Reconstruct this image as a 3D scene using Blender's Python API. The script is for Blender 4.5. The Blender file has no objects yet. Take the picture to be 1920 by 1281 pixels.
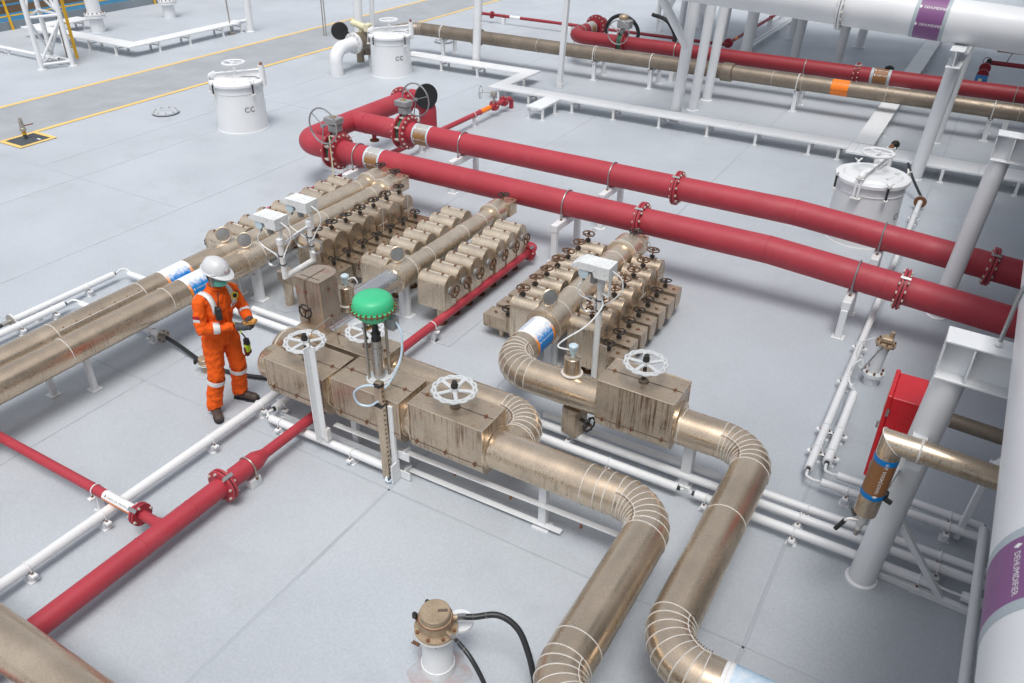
import bpy, math, random
from mathutils import Vector as V, Matrix, Quaternion
random.seed(11)
PI = math.pi
S = bpy.context.scene
C = S.collection

# ------------------------------------------------------------------ camera
cam = bpy.data.cameras.new('camera')
cam.sensor_width = 36.0
cam.lens = 1523.0 / 1920.0 * 36.0
cam.clip_start, cam.clip_end = 0.05, 20000
cam.dof.use_dof = True
cam.dof.focus_distance = 8.5
cam.dof.aperture_fstop = 4.5
camo = bpy.data.objects.new('camera', cam)
C.objects.link(camo)
_r = V((0.86237519, 0.50616316, 0.01038694)); _u = V((-0.27745263, 0.45534951, 0.84597687)); _f = V((-0.42347263, 0.73243135, -0.53311842))
camo.matrix_world = Matrix(((_r.x, _u.x, -_f.x, 0), (_r.y, _u.y, -_f.y, 0), (_r.z, _u.z, -_f.z, 5.3), (0, 0, 0, 1)))
S.camera = camo
# ------------------------------------------------------------------ sky, sun, exposure
SUN_EL, SUN_AZ = math.radians(68), math.radians(148)     # direction the light comes from (azimuth from +Y towards +X)
w = bpy.data.worlds.new('World'); S.world = w; w.use_nodes = True
nt = w.node_tree; bg = nt.nodes['Background']
sky = nt.nodes.new('ShaderNodeTexSky'); sky.sky_type = 'NISHITA'; sky.sun_disc = False
sky.sun_elevation = SUN_EL; sky.sun_rotation = SUN_AZ
sky.air_density = 1.0; sky.dust_density = 4.0; sky.ozone_density = 0.6
# thin even overcast: the sky colour is drawn towards white by the cloud veil
hsv = nt.nodes.new('ShaderNodeHueSaturation'); hsv.inputs['Saturation'].default_value = 0.36
nt.links.new(sky.outputs[0], hsv.inputs['Color']); nt.links.new(hsv.outputs[0], bg.inputs['Color'])
bg.inputs['Strength'].default_value = 0.15
sl = bpy.data.lights.new('sun', 'SUN'); sl.energy = 1.5; sl.angle = math.radians(24); sl.color = (1, 0.98, 0.95)
slo = bpy.data.objects.new('sun', sl); C.objects.link(slo)
sd = V((math.sin(SUN_AZ) * math.cos(SUN_EL), math.cos(SUN_AZ) * math.cos(SUN_EL), math.sin(SUN_EL)))
slo.rotation_euler = sd.to_track_quat('Z', 'Y').to_euler()
slo.location = (0, 0, 30)
vs = S.view_settings
vs.view_transform = 'Standard'; vs.look = 'None'; vs.gamma = 1; vs.use_curve_mapping = False
vs.exposure = 0.22

# ------------------------------------------------------------------ materials
M = {}
def mat(name, base, rough=.5, metal=0., var=.07, vs=2.5, fine=.05, fs=90, bump=0., bs=70, stain=None, streak=None, spec=.5, faded=None, bevel=0):
    m = bpy.data.materials.new(name); m.use_nodes = True
    t = m.node_tree; N = t.nodes.new; L = t.links.new
    b = t.nodes['Principled BSDF']
    tc = N('ShaderNodeTexCoord'); oi = N('ShaderNodeObjectInfo')
    mu = N('ShaderNodeMath'); mu.operation = 'MULTIPLY'; mu.inputs[1].default_value = 37.; L(oi.outputs['Random'], mu.inputs[0])
    ad = N('ShaderNodeVectorMath'); ad.operation = 'ADD'; L(tc.outputs['Object'], ad.inputs[0]); L(mu.outputs[0], ad.inputs[1])
    vec = ad.outputs[0]
    def noise(sc, det=5, v=None, ro=.55):
        n = N('ShaderNodeTexNoise'); n.inputs['Scale'].default_value = sc; n.inputs['Detail'].default_value = det; n.inputs['Roughness'].default_value = ro
        L(v or vec, n.inputs['Vector']); return n.outputs['Fac']
    def mr(x, a, b_, c, d):
        n = N('ShaderNodeMapRange'); n.inputs[1].default_value = a; n.inputs[2].default_value = b_; n.inputs[3].default_value = c; n.inputs[4].default_value = d
        L(x, n.inputs[0]); return n.outputs[0]
    def mul(x, y):
        n = N('ShaderNodeMath'); n.operation = 'MULTIPLY'; L(x, n.inputs[0])
        if isinstance(y, float): n.inputs[1].default_value = y
        else: L(y, n.inputs[1])
        return n.outputs[0]
    def mix(fac, a, col, typ='MIX'):
        n = N('ShaderNodeMix'); n.data_type = 'RGBA'; n.blend_type = typ
        if isinstance(fac, float): n.inputs[0].default_value = fac
        else: L(fac, n.inputs[0])
        if isinstance(a, tuple): n.inputs[6].default_value = (*a, 1)
        else: L(a, n.inputs[6])
        if isinstance(col, tuple): n.inputs[7].default_value = (*col, 1)
        else: L(col, n.inputs[7])
        return n.outputs[2]
    v1 = mr(noise(vs), .3, .7, 1 - var, 1 + var)
    v2 = mr(noise(fs, 3), .3, .7, 1 - fine, 1 + fine)
    sc = mul(v1, v2)
    cmb = N('ShaderNodeVectorMath'); cmb.operation = 'SCALE'; cmb.inputs[0].default_value = base; L(sc, cmb.inputs['Scale'])
    col = cmb.outputs[0]
    geo = N('ShaderNodeNewGeometry')
    if stain:
        for (scol, amt, ssc, th) in stain:
            f = mul(mr(noise(ssc, 7, ro=.68), th, th + .16, 0, 1), float(amt))
            col = mix(f, col, scol)
    if streak:
        scol, amt, freq, th = streak
        mp = N('ShaderNodeMapping'); mp.inputs['Scale'].default_value = (freq, freq, freq * .035); L(vec, mp.inputs['Vector'])
        f = mr(noise(1., 3, mp.outputs[0]), th, th + .14, 0, 1)
        sx = N('ShaderNodeSeparateXYZ'); L(geo.outputs['Normal'], sx.inputs[0])
        ab = N('ShaderNodeMath'); ab.operation = 'ABSOLUTE'; L(sx.outputs[2], ab.inputs[0])
        side = mr(ab.outputs[0], .35, .8, 1, 0)
        f = mul(mul(mul(f, side), mr(noise(3.1, 3), .4, .62, 0, 1)), float(amt))
        col = mix(f, col, scol)
    if faded:   # print bleached by the weather on the upper side of a band: (colour, z_low, z_high) on object z
        fcol, z0, z1 = faded
        sx2 = N('ShaderNodeSeparateXYZ'); L(tc.outputs['Object'], sx2.inputs[0])
        nz = mr(noise(30, 5), .35, .65, -.018, .018)
        a2 = N('ShaderNodeMath'); a2.operation = 'ADD'; L(sx2.outputs[2], a2.inputs[0]); L(nz, a2.inputs[1])
        col = mix(mr(a2.outputs[0], z0, z1, 0, 1), col, fcol)
    L(col, b.inputs['Base Color'])
    b.inputs['Roughness'].default_value = rough; b.inputs['Metallic'].default_value = metal
    b.inputs['Specular IOR Level'].default_value = spec
    rr = mr(noise(vs * 2.3, 6), .3, .7, max(.05, rough - .09), min(1, rough + .09)); L(rr, b.inputs['Roughness'])
    if bump:
        bp = N('ShaderNodeBump'); bp.inputs['Strength'].default_value = bump; bp.inputs['Distance'].default_value = .01
        L(noise(bs, 4), bp.inputs['Height']); L(bp.outputs[0], b.inputs['Normal'])
    M[name] = m
    return m
RUST = (.20, .075, .03)
mat('deck', (.430, .465, .502), .50, var=.07, vs=.55, fine=.07, fs=48, bump=.14, bs=150, stain=[((.33, .345, .365), .40, .9, .55), ((.50, .525, .55), .40, .42, .55), ((.36, .325, .29), .35, 5.5, .68), ((.30, .31, .325), .35, 13, .67), ((.52, .545, .57), .4, 2.3, .62)])
mat('seam', (.385, .418, .455), .5, var=.06, stain=[((.37, .34, .32), .4, 4, .62)])
mat('lane', (.325, .345, .370), .6, var=.10, vs=1.2, fine=.06, fs=60, bump=.12, bs=140, stain=[((.40, .42, .44), .5, 2.2, .54), ((.20, .21, .22), .4, 3.3, .6)])
mat('yellow_line', (.76, .53, .17), .55, var=.06, stain=[((.5, .45, .3), .5, 6, .62)])
mat('yellow', (.70, .40, .02), .45, var=.06, stain=[(RUST, .5, 9, .66)])
mat('pad_dark', (.055, .065, .075), .6, var=.2, stain=[((.2, .2, .2), .5, 5, .6)])
mat('white', (.735, .752, .765), .38, var=.035, vs=1.6, fine=.02, stain=[((.62, .60, .55), .35, 3.2, .64)])
mat('white_dirty', (.72, .72, .70), .5, var=.06, vs=3, stain=[((.50, .45, .38), .45, 7, .6), ((.34, .17, .07), .7, 16, .70)])
mat('white_rusty', (.72, .71, .68), .5, var=.06, vs=3, stain=[((.42, .2, .06), .75, 9, .60)])
mat('hood_white', (.70, .72, .72), .6, var=.08, vs=6, stain=[((.36, .38, .37), .85, 30, .54), ((.24, .25, .24), .7, 75, .58)])
mat('grey_paint', (.56, .58, .59), .42, var=.05, stain=[((.42, .40, .37), .4, 8, .62)])
mat('galv', (.36, .37, .375), .42, .75, var=.12, vs=8)
mat('gear_grey', (.30, .31, .315), .48, .2, var=.15, vs=10, stain=[((.2, .16, .12), .5, 14, .6)])
mat('steel', (.46, .455, .44), .28, .9, var=.06, vs=6)
mat('rod', (.42, .40, .36), .4, .7, var=.1, vs=10)
mat('clad', (.610, .495, .370), .28, .82, var=.14, vs=2.2, fine=.08, fs=60, bump=.09, bs=5, stain=[((.33, .21, .125), .35, 30, .60), ((.60, .56, .50), .45, 2.2, .57), ((.33, .25, .18), .2, 70, .62)], streak=((.22, .18, .14), .70, 75., .50))
mat('clad_new', (.690, .585, .455), .31, .78, var=.12, vs=3, fine=.09, fs=60, bump=.09, bs=7, stain=[((.45, .32, .21), .33, 26, .61)], streak=((.20, .165, .135), .70, 75., .50))
mat('clad_bright', (.66, .66, .65), .24, .9, var=.05, vs=3, fine=.03)
mat('clad_box', (.520, .425, .322), .35, .66, var=.12, vs=3, fine=.12, fs=62, bump=.10, bs=6, stain=[((.33, .155, .065), .6, 12, .555), ((.50, .45, .38), .3, 5, .6), ((.25, .12, .06), .5, 60, .60)], streak=((.16, .085, .045), .92, 62., .48))
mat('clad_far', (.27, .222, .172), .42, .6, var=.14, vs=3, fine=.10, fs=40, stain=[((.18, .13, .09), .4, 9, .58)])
mat('clad_cab', (.39, .325, .26), .46, .45, var=.10, vs=4, fine=.12, fs=70, bump=.05, bs=30, stain=[((.36, .10, .065), .85, 2.6, .56), ((.11, .09, .075), .7, 4.5, .60)], streak=((.15, .10, .07), .85, 62., .50))
mat('bead', (.66, .64, .60), .55, var=.08, vs=14, stain=[((.4, .33, .25), .5, 25, .58)])
mat('joint', (.10, .075, .055), .7, var=.2)
mat('rustm', (.17, .075, .035), .8, var=.3, vs=20, fine=.2)
mat('blackrust', (.035, .033, .032), .55, .3, var=.25, vs=14, stain=[((.16, .07, .03), .7, 26, .62)])
mat('rustwheel', (.14, .075, .045), .7, .2, var=.3, vs=20, stain=[((.03, .028, .026), .8, 22, .52)])
mat('black', (.018, .019, .021), .42, var=.12)
mat('rubber', (.02, .022, .025), .38, var=.1)
mat('red', (.395, .038, .056), .52, var=.07, vs=1.7, fine=.05, fs=60, bump=.05, bs=30, stain=[((.46, .085, .10), .45, 1.8, .54), ((.27, .028, .036), .45, 5, .64), ((.20, .10, .08), .35, 26, .72)], streak=((.22, .035, .04), .5, 45., .54))
mat('red_far_shaded', (.27, .020, .030), .5, var=.07, vs=1.7, fine=.04, fs=60)  # deeper than red: overhead shade on the far pipes is in the colour
mat('fire_red', (.56, .014, .022), .33, var=.05, vs=3, stain=[((.62, .08, .08), .35, 5, .62)])
mat('green', (.050, .50, .235), .45, var=.05, vs=5, fine=.03, stain=[((.08, .40, .24), .4, 7, .6)])
mat('gasket_green', (.03, .13, .08), .6)
mat('bolt', (.58, .54, .47), .45, .25, var=.15, vs=30, stain=[(RUST, .5, 40, .62)])
mat('bolt_rust', (.20, .10, .05), .7, .3, var=.25, vs=30)
mat('brass', (.50, .33, .12), .35, .8, var=.1)
mat('tan_nozzle', (.40, .31, .215), .5, .35, var=.12, vs=9, fine=.14, fs=80, stain=[((.36, .17, .07), .55, 24, .57)])
mat('lightblue', (.50, .62, .68), .4, var=.05)
mat('cable', (.70, .72, .72), .45, var=.06)
mat('cable_blue', (.52, .66, .78), .35, var=.04)
mat('band_grey', (.40, .46, .49), .45, var=.04)
mat('band_pale', (.52, .66, .72), .45, var=.05)
mat('purple', (.22, .085, .23), .45, var=.04)
mat('blue', (.0, .185, .52), .42, var=.04)
mat('brown_band', (.26, .115, .04), .45, var=.05)
mat('orange_band', (.90, .22, .012), .45, var=.04)
mat('blue_body', (.02, .16, .42), .4, var=.05)
mat('print_white', (.80, .80, .80), .5, var=.02); mat('print_black', (.03, .03, .04), .5); mat('print_red', (.5, .02, .04), .5); mat('print_blue', (.03, .25, .60), .5)
mat('cream', (.70, .66, .45), .5); mat('tag_yellow', (.75, .55, .05), .4)
mat('coverall', (.80, .115, .012), .78, var=.05, vs=9, fine=.05, fs=240, bump=.25, bs=26, spec=.2)
mat('reflective', (.70, .71, .70), .45, .1, var=.04)
mat('helmet', (.60, .61, .62), .28, var=.015)
mat('skin', (.33, .165, .095), .5, var=.06, vs=12)
mat('hair', (.012, .010, .009), .6)
mat('mask', (.17, .58, .46), .8, var=.04, vs=20, bump=.3, bs=50, spec=.2)
mat('glove', (.065, .068, .078), .7, var=.15, vs=30)
mat('boot', (.060, .042, .036), .6, var=.25, vs=18, stain=[((.16, .12, .1), .5, 22, .55)])
mat('neon', (.55, .75, .04), .7, var=.08, vs=30); mat('maroon', (.14, .02, .02), .7)
mat('flag_red', (.42, .01, .02), .7); mat('plastic', (.022, .023, .024), .45); mat('orange_dev', (.55, .26, .05), .5, var=.1, stain=[((.05, .05, .05), .8, 30, .55)])
mat('lens', (.25, .28, .29), .08, spec=.9)
mat('sea', (.02, .13, .24), .55, var=.2, vs=.05, bump=.5, bs=.6, spec=.15)
mat('plank', (.17, .115, .07), .7, var=.15, vs=3)
mat('coaming', (.21, .245, .275), .6, var=.12, vs=.8, stain=[((.3, .27, .22), .5, 3, .58)])
mat('hull', (.05, .06, .07), .6)
mat('house_grey', (.22, .24, .255), .6, var=.06, vs=.6)
mat('fade_blue', (.0, .20, .56), .42, faded=((.78, .80, .82), .085, .150))
mat('fade_edge', (.85, .26, .01), .42, faded=((.80, .80, .78), .085, .145))
mat('fade_brown', (.30, .15, .05), .45, faded=((.42, .43, .42), .05, .155))
mat('fade_pale', (.06, .38, .66), .42, faded=((.76, .80, .83), .06, .22), stain=[((.70, .78, .84), .85, 5, .47)])
mat('fade_red_label', (.78, .79, .78), .45)

# ------------------------------------------------------------------ mesh builder
BASE = {}
def basis(n):
    n = V(n).normalized()
    a = V((0, 0, 1)) if abs(n.z) < .9 else V((1, 0, 0))
    x = a.cross(n).normalized(); y = n.cross(x)
    return x, y, n
class MB:
    def __init__(s): s.v = []; s.f = []; s.mi = []; s.m = 0
    def add(s, vs, fs):
        o = len(s.v); s.v += [V(p) for p in vs]
        for f in fs: s.f.append([i + o for i in f]); s.mi.append(s.m)
        return s
    def box(s, c, d, bev=0., R=None):
        hx, hy, hz = d[0] / 2, d[1] / 2, d[2] / 2
        if bev <= 0:
            P = [V((x, y, z)) for x in (-hx, hx) for y in (-hy, hy) for z in (-hz, hz)]
            F = [(0, 1, 3, 2), (4, 6, 7, 5), (0, 4, 5, 1), (2, 3, 7, 6), (0, 2, 6, 4), (1, 5, 7, 3)]
        else:
            b = min(bev, hx * .9, hy * .9, hz * .9); P = []; ix = {}
            for sx in (-1, 1):
                for sy in (-1, 1):
                    for sz in (-1, 1):
                        for k in range(3):
                            q = [sx * hx, sy * hy, sz * hz]
                            for j in range(3):
                                if j != k: q[j] -= (sx, sy, sz)[j] * b
                            ix[(sx, sy, sz, k)] = len(P); P.append(V(q))
            F = []
            for k in range(3):
                a, c2 = [(1, 2), (2, 0), (0, 1)][k]
                for sg in (-1, 1):
                    def key(p, q):
                        t = [0, 0, 0]; t[k] = sg; t[a] = p; t[c2] = q; return (*t, k)
                    f = [ix[key(-1, -1)], ix[key(1, -1)], ix[key(1, 1)], ix[key(-1, 1)]]
                    F.append(f if sg > 0 else f[::-1])
                for p in (-1, 1):
                    for q in (-1, 1):   # edges along axis k
                        def kk(sk, ax):
                            t = [0, 0, 0]; t[k] = sk; t[a] = p; t[c2] = q; return ix[(*t, ax)]
                        f = [kk(-1, a), kk(1, a), kk(1, c2), kk(-1, c2)]
                        F.append(f if p * q < 0 else f[::-1])
            for sx in (-1, 1):
                for sy in (-1, 1):
                    for sz in (-1, 1):
                        f = [ix[(sx, sy, sz, 0)], ix[(sx, sy, sz, 1)], ix[(sx, sy, sz, 2)]]
                        F.append(f if sx * sy * sz > 0 else f[::-1])
        c = V(c)
        return s.add([(R @ p if R else p) + c for p in P], F)
    def bar(s, p0, p1, wd, ht, up=(0, 0, 1), bev=0.):
        p0, p1 = V(p0), V(p1); d = p1 - p0; L = d.length; x = d.normalized()
        z = V(up) - x * x.dot(V(up))
        z = z.normalized() if z.length > 1e-4 else basis(x)[0]
        y = z.cross(x)
        R = Matrix((x, y, z)).transposed()
        return s.box((p0 + p1) / 2, (L, wd, ht), bev, R)
    def cyl(s, p0, p1, r0, r1=None, seg=16, caps=True):
        return s.tube([p0, p1], [r0, r0 if r1 is None else r1], seg, caps)
    def tube(s, pts, r, seg=10, caps=True, closed=False):
        pts = [V(p) for p in pts]; n = len(pts)
        rs = r if isinstance(r, (list, tuple)) else [r] * n
        t0 = (pts[1] - pts[0]).normalized(); x, y, _ = basis(t0); Vv = []; pt = t0
        for i, p in enumerate(pts):
            if closed: t = (pts[(i + 1) % n] - pts[i - 1]).normalized()
            elif i == 0: t = t0
            elif i == n - 1: t = (pts[i] - pts[i - 1]).normalized()
            else:
                t = (pts[i + 1] - pts[i - 1])
                t = t.normalized() if t.length > 1e-6 else pt
            q = pt.rotation_difference(t); x = q @ x; y = q @ y; pt = t
            for k in range(seg):
                a = 2 * PI * k / seg; Vv.append(p + (x * math.cos(a) + y * math.sin(a)) * rs[i])
        F = []
        for i in range(n if closed else n - 1):
            j = (i + 1) % n
            for k in range(seg):
                k2 = (k + 1) % seg; F.append((i * seg + k, i * seg + k2, j * seg + k2, j * seg + k))
        if caps and not closed: F.append(tuple(range(seg))[::-1]); F.append(tuple((n - 1) * seg + k for k in range(seg)))
        return s.add(Vv, F)
    def ring(s, c, n, R, r, seg=28, rs=6, a0=0., a1=None):
        x, y, n = basis(n); c = V(c)
        if a1 is None: return s.tube([c + (x * math.cos(2 * PI * k / seg) + y * math.sin(2 * PI * k / seg)) * R for k in range(seg)], r, rs, closed=True)
        return s.tube([c + (x * math.cos(a0 + (a1 - a0) * k / seg) + y * math.sin(a0 + (a1 - a0) * k / seg)) * R for k in range(seg + 1)], r, rs)
    def lathe(s, c, n, prof, seg=24, cap0=True, cap1=True):
        x, y, n = basis(n); c = V(c); Vv = []
        for (r, h) in prof:
            for k in range(seg):
                a = 2 * PI * k / seg; Vv.append(c + (x * math.cos(a) + y * math.sin(a)) * r + n * h)
        F = []; m = len(prof)
        for i in range(m - 1):
            for k in range(seg):
                k2 = (k + 1) % seg; F.append((i * seg + k, i * seg + k2, (i + 1) * seg + k2, (i + 1) * seg + k))
        if cap0: F.append(tuple(range(seg))[::-1])
        if cap1: F.append(tuple((m - 1) * seg + k for k in range(seg)))
        return s.add(Vv, F)
    def sphere(s, c, r, seg=12, rings=8, sc=(1, 1, 1), R=None):
        Vv = []; F = []
        for i in range(1, rings):
            th = PI * i / rings
            for k in range(seg):
                a = 2 * PI * k / seg; Vv.append(V((math.sin(th) * math.cos(a) * r * sc[0], math.sin(th) * math.sin(a) * r * sc[1], math.cos(th) * r * sc[2])))
        t = len(Vv); Vv += [V((0, 0, r * sc[2])), V((0, 0, -r * sc[2]))]
        for i in range(rings - 2):
            for k in range(seg):
                k2 = (k + 1) % seg; F.append((i * seg + k, (i + 1) * seg + k, (i + 1) * seg + k2, i * seg + k2))
        for k in range(seg):
            k2 = (k + 1) % seg; F.append((t, k, k2)); F.append((t + 1, (rings - 2) * seg + k2, (rings - 2) * seg + k))
        return s.add([(R @ p if R else p) + V(c) for p in Vv], F)
    def prism(s, poly, ax, a0, a1):
        """poly: 2D points, extruded along ax from a0 to a1. ax 'x': poly=(y,z); 'y': (x,z); 'z': (x,y)"""
        f = {'x': lambda p, a: (a, p[0], p[1]), 'y': lambda p, a: (p[0], a, p[1]), 'z': lambda p, a: (p[0], p[1], a)}[ax]
        n = len(poly); Vv = [f(p, a0) for p in poly] + [f(p, a1) for p in poly]
        F = [(i, (i + 1) % n, n + (i + 1) % n, n + i) for i in range(n)] + [tuple(range(n))[::-1], tuple(range(n, 2 * n))]
        if ax == 'y': F = [g[::-1] for g in F]
        return s.add(Vv, F)
    def mesh(s, name, mats, base=(0, 0, 0), smooth=32, fixn=True):
        me = bpy.data.meshes.new(name); b = V(base)
        me.from_pydata([tuple(p - b) for p in s.v], [], s.f)
        if isinstance(mats, str): mats = [mats]
        for q in mats: me.materials.append(M[q])
        if len(mats) > 1: me.polygons.foreach_set('material_index', s.mi)
        if fixn:
            import bmesh
            bm = bmesh.new(); bm.from_mesh(me); bmesh.ops.recalc_face_normals(bm, faces=bm.faces); bm.to_mesh(me); bm.free()
        if smooth:
            me.polygons.foreach_set('use_smooth', [True] * len(me.polygons)); me.set_sharp_from_angle(angle=math.radians(smooth))
        me.update(); return me
    def build(s, name, mats, parent=None, loc=None, kind=None, smooth=32):
        base = BASE[parent] if parent else V(loc or (0, 0, 0))
        o = bpy.data.objects.new(name, s.mesh(name, mats, base, smooth)); C.objects.link(o)
        if parent: o.parent = parent
        else: o.location = base
        BASE[o] = base
        if kind: o['kind'] = kind
        return o
def tag(o, label, cat, group=None):
    o['label'] = label; o['category'] = cat
    if group: o['group'] = group
    return o
def thing(name, label, cat, loc=(0, 0, 0), group=None):
    o = bpy.data.objects.new(name, None); C.objects.link(o); o.empty_display_size = .1
    o.location = V(loc); BASE[o] = V(loc)
    return tag(o, label, cat, group)
def inst(name, me, parent, pos, rot=None, scale=1., kind=None):
    """a part that shares mesh data; pos in world coordinates, parent is a thing or an unrotated part"""
    o = bpy.data.objects.new(name, me); C.objects.link(o)
    o.parent = parent; o.location = V(pos) - BASE[parent]
    if rot is not None: o.rotation_euler = rot.to_euler() if isinstance(rot, (Matrix, Quaternion)) else rot
    if scale != 1.: o.scale = (scale,) * 3
    BASE[o] = V(pos)
    if kind: o['kind'] = kind
    return o
def rotto(n, spin=0.):
    """rotation taking +Z to n"""
    return V((0, 0, 1)).rotation_difference(V(n).normalized()) @ Quaternion((0, 0, 1), spin)
def fil(pts, rad, n=7):
    pts = [V(p) for p in pts]; out = [pts[0]]
    for i in range(1, len(pts) - 1):
        a, p, b = pts[i - 1], pts[i], pts[i + 1]
        d1 = (a - p).normalized(); d2 = (b - p).normalized(); ang = d1.angle(d2)
        if ang > PI - .03: out.append(p); continue
        t = min(rad / math.tan(ang / 2), (a - p).length * .49, (b - p).length * .49); R = t * math.tan(ang / 2)
        cc = p + (d1 + d2).normalized() * (R / math.sin(ang / 2))
        s0 = p + d1 * t - cc; s1 = p + d2 * t - cc
        for k in range(n + 1):
            out.append(cc + s0.slerp(s1, k / n).normalized() * R if s0.length > 1e-5 else p)
    out.append(pts[-1]); return out
def spline(pts, n=8):
    pts = [V(p) for p in pts]; P = [pts[0] * 2 - pts[1]] + pts + [pts[-1] * 2 - pts[-2]]; out = []
    for i in range(1, len(P) - 2):
        a, b, c, d = P[i - 1:i + 3]
        for k in range(n):
            t = k / n; out.append(.5 * ((2 * b) + (c - a) * t + (2 * a - 5 * b + 4 * c - d) * t * t + (3 * b - a - 3 * c + d) * t ** 3))
    out.append(pts[-1]); return out
def arch(wd, h, n=10, z0=0.):
    """arched outline (round top) centred on 0, from z0 to h"""
    r = wd / 2
    return [(-r, z0), (r, z0)] + [(r * math.cos(PI * k / n), h - r + r * math.sin(PI * k / n)) for k in range(n + 1)]
def ushape(wd, zt, zb, r, n=5):
    h = wd / 2
    p = [(-h, zt), (-h, zb + r)] + [(-h + r - r * math.cos(PI / 2 * k / n), zb + r - r * math.sin(PI / 2 * k / n)) for k in range(1, n + 1)]
    return p + [(-q[0], q[1]) for q in p[::-1]]
def text_mesh(txt, size, matn, place, sp=1.0):
    """lettering as flat print; place(u, v) -> world point"""
    cu = bpy.data.curves.new('t', 'FONT'); cu.body = txt; cu.size = size; cu.align_x = 'CENTER'; cu.align_y = 'CENTER'; cu.resolution_u = 2; cu.space_character = sp
    o = bpy.data.objects.new('t', cu); C.objects.link(o)
    me = bpy.data.meshes.new_from_object(o.evaluated_get(bpy.context.evaluated_depsgraph_get()))
    bpy.data.objects.remove(o); bpy.data.curves.remove(cu)
    mb = MB(); mb.add([place(v.co.x, v.co.y) for v in me.vertices], [tuple(p.vertices) for p in me.polygons])
    bpy.data.meshes.remove(me); return mb
def lettering(parent, txt, size, matn, place, name='lettering', sp=1.0):
    mb = text_mesh(txt, size, matn, place, sp)
    base = BASE[parent]; me = mb.mesh(name, matn, base, smooth=0, fixn=False)
    o = bpy.data.objects.new(name, me); C.objects.link(o); o.parent = parent; BASE[o] = base
    return o
def on_cyl(c, axis, R, ang, flip=1):
    """print wrapped on a pipe: text runs along axis at angle ang (rad) measured from basis x towards y"""
    x, y, n = basis(axis); c = V(c)
    def f(u, v):
        a = ang + v / R * flip
        return c + n * u + (x * math.cos(a) + y * math.sin(a)) * R
    return f
# ================================================================== SETTING
def struct(o): o['kind'] = 'structure'; return o
X0 = -26.3
deck = struct(MB().add([(X0, -14, 0), (14, -14, 0), (14, 60, 0), (X0, 60, 0)], [(0, 1, 2, 3)]).build('deck', 'deck'))
struct(MB().add([(-6000, -6000, -13), (6000, -6000, -13), (6000, 9000, -13), (-6000, 9000, -13)], [(0, 1, 2, 3)]).build('sea', 'sea'))
struct(MB().box((X0 - .03, 23, -6.52), (.06, 74, 13)).build('hull_side', 'hull'))
def seam(p0, p1, wd=.018):
    p0, p1 = V(p0), V(p1); d = (p1 - p0).normalized(); n = V((0, 0, 1)).cross(d)
    mb = MB(); h = .0045
    prof = [(-wd / 2, .0005), (-wd * .3, h), (wd * .3, h), (wd / 2, .0005)]
    mb.add([p + n * q[0] + V((0, 0, q[1])) for p in (p0, p1) for q in prof], [(0, 1, 5, 4), (1, 2, 6, 5), (2, 3, 7, 6)])
    mb.build('weld_seam', 'seam', deck)
for x in (-.46, -3.87, -7.33, -10.9, -13.53): seam((x, -8, 0), (x, 45, 0), .034 if x > -5 else .02)
seam((-14.6, 8, 0), (-14.6, 45, 0))
for (x0, x1, y) in ((-13.5, 12, 4.40), (-16.5, -10.92, 7.97), (-10.88, 12, 12.9), (-16.5, -10.92, 13.3), (-16.5, 12, 21.0), (-26, -18.8, 16.9), (-10.88, 12, -2.0)):
    seam((x0, y, 0), (x1, y, 0), .030)
# walkway lane between the two painted lines
lane = struct(MB().add([(-18.66, -14, .004), (-16.59, -14, .004), (-16.59, 60, .004), (-18.66, 60, .004)], [(0, 1, 2, 3)]).build('walkway', 'lane'))
def strip(x0, x1, y0, y1, parent, name='painted_line', m='yellow_line', z=.008):
    return MB().add([(x0, y0, z), (x1, y0, z), (x1, y1, z), (x0, y1, z)], [(0, 1, 2, 3)]).build(name, m, parent)
strip(-18.78, -18.655, -14, 60, lane); strip(-16.595, -16.47, 9.15, 60, lane); strip(-16.595, -16.47, -14, 8.35, lane)

# ------------------------------------------------------------------ ship's side: coaming, rails, boards
t = thing('side_rail', 'yellow pipe rail with brown boards along the ship side, far left', 'railing', (X0 + .1, 20, 0))
MB().box((X0 + .12, 22, .12), (.03, 70, .24)).build('coaming', 'coaming', t)
for z, r in ((.38, .022), (.88, .022)): MB().cyl((X0 + .1, -12, z), (X0 + .1, 58, z), r, seg=8).build('rail', 'yellow', t)
for z, h in ((.55, .2), (.76, .09)): MB().box((X0 + .02, 22, z), (.04, 70, h)).build('board', 'plank', t)
me = MB().bar((0, 0, 0), (-.12, 0, .95), .07, .025, (1, 0, 0)).mesh('post', 'yellow')
for k in range(13): inst('post', me, t, (X0 + .2, 2.0 + k * 2.6 - .3, 0))

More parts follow.
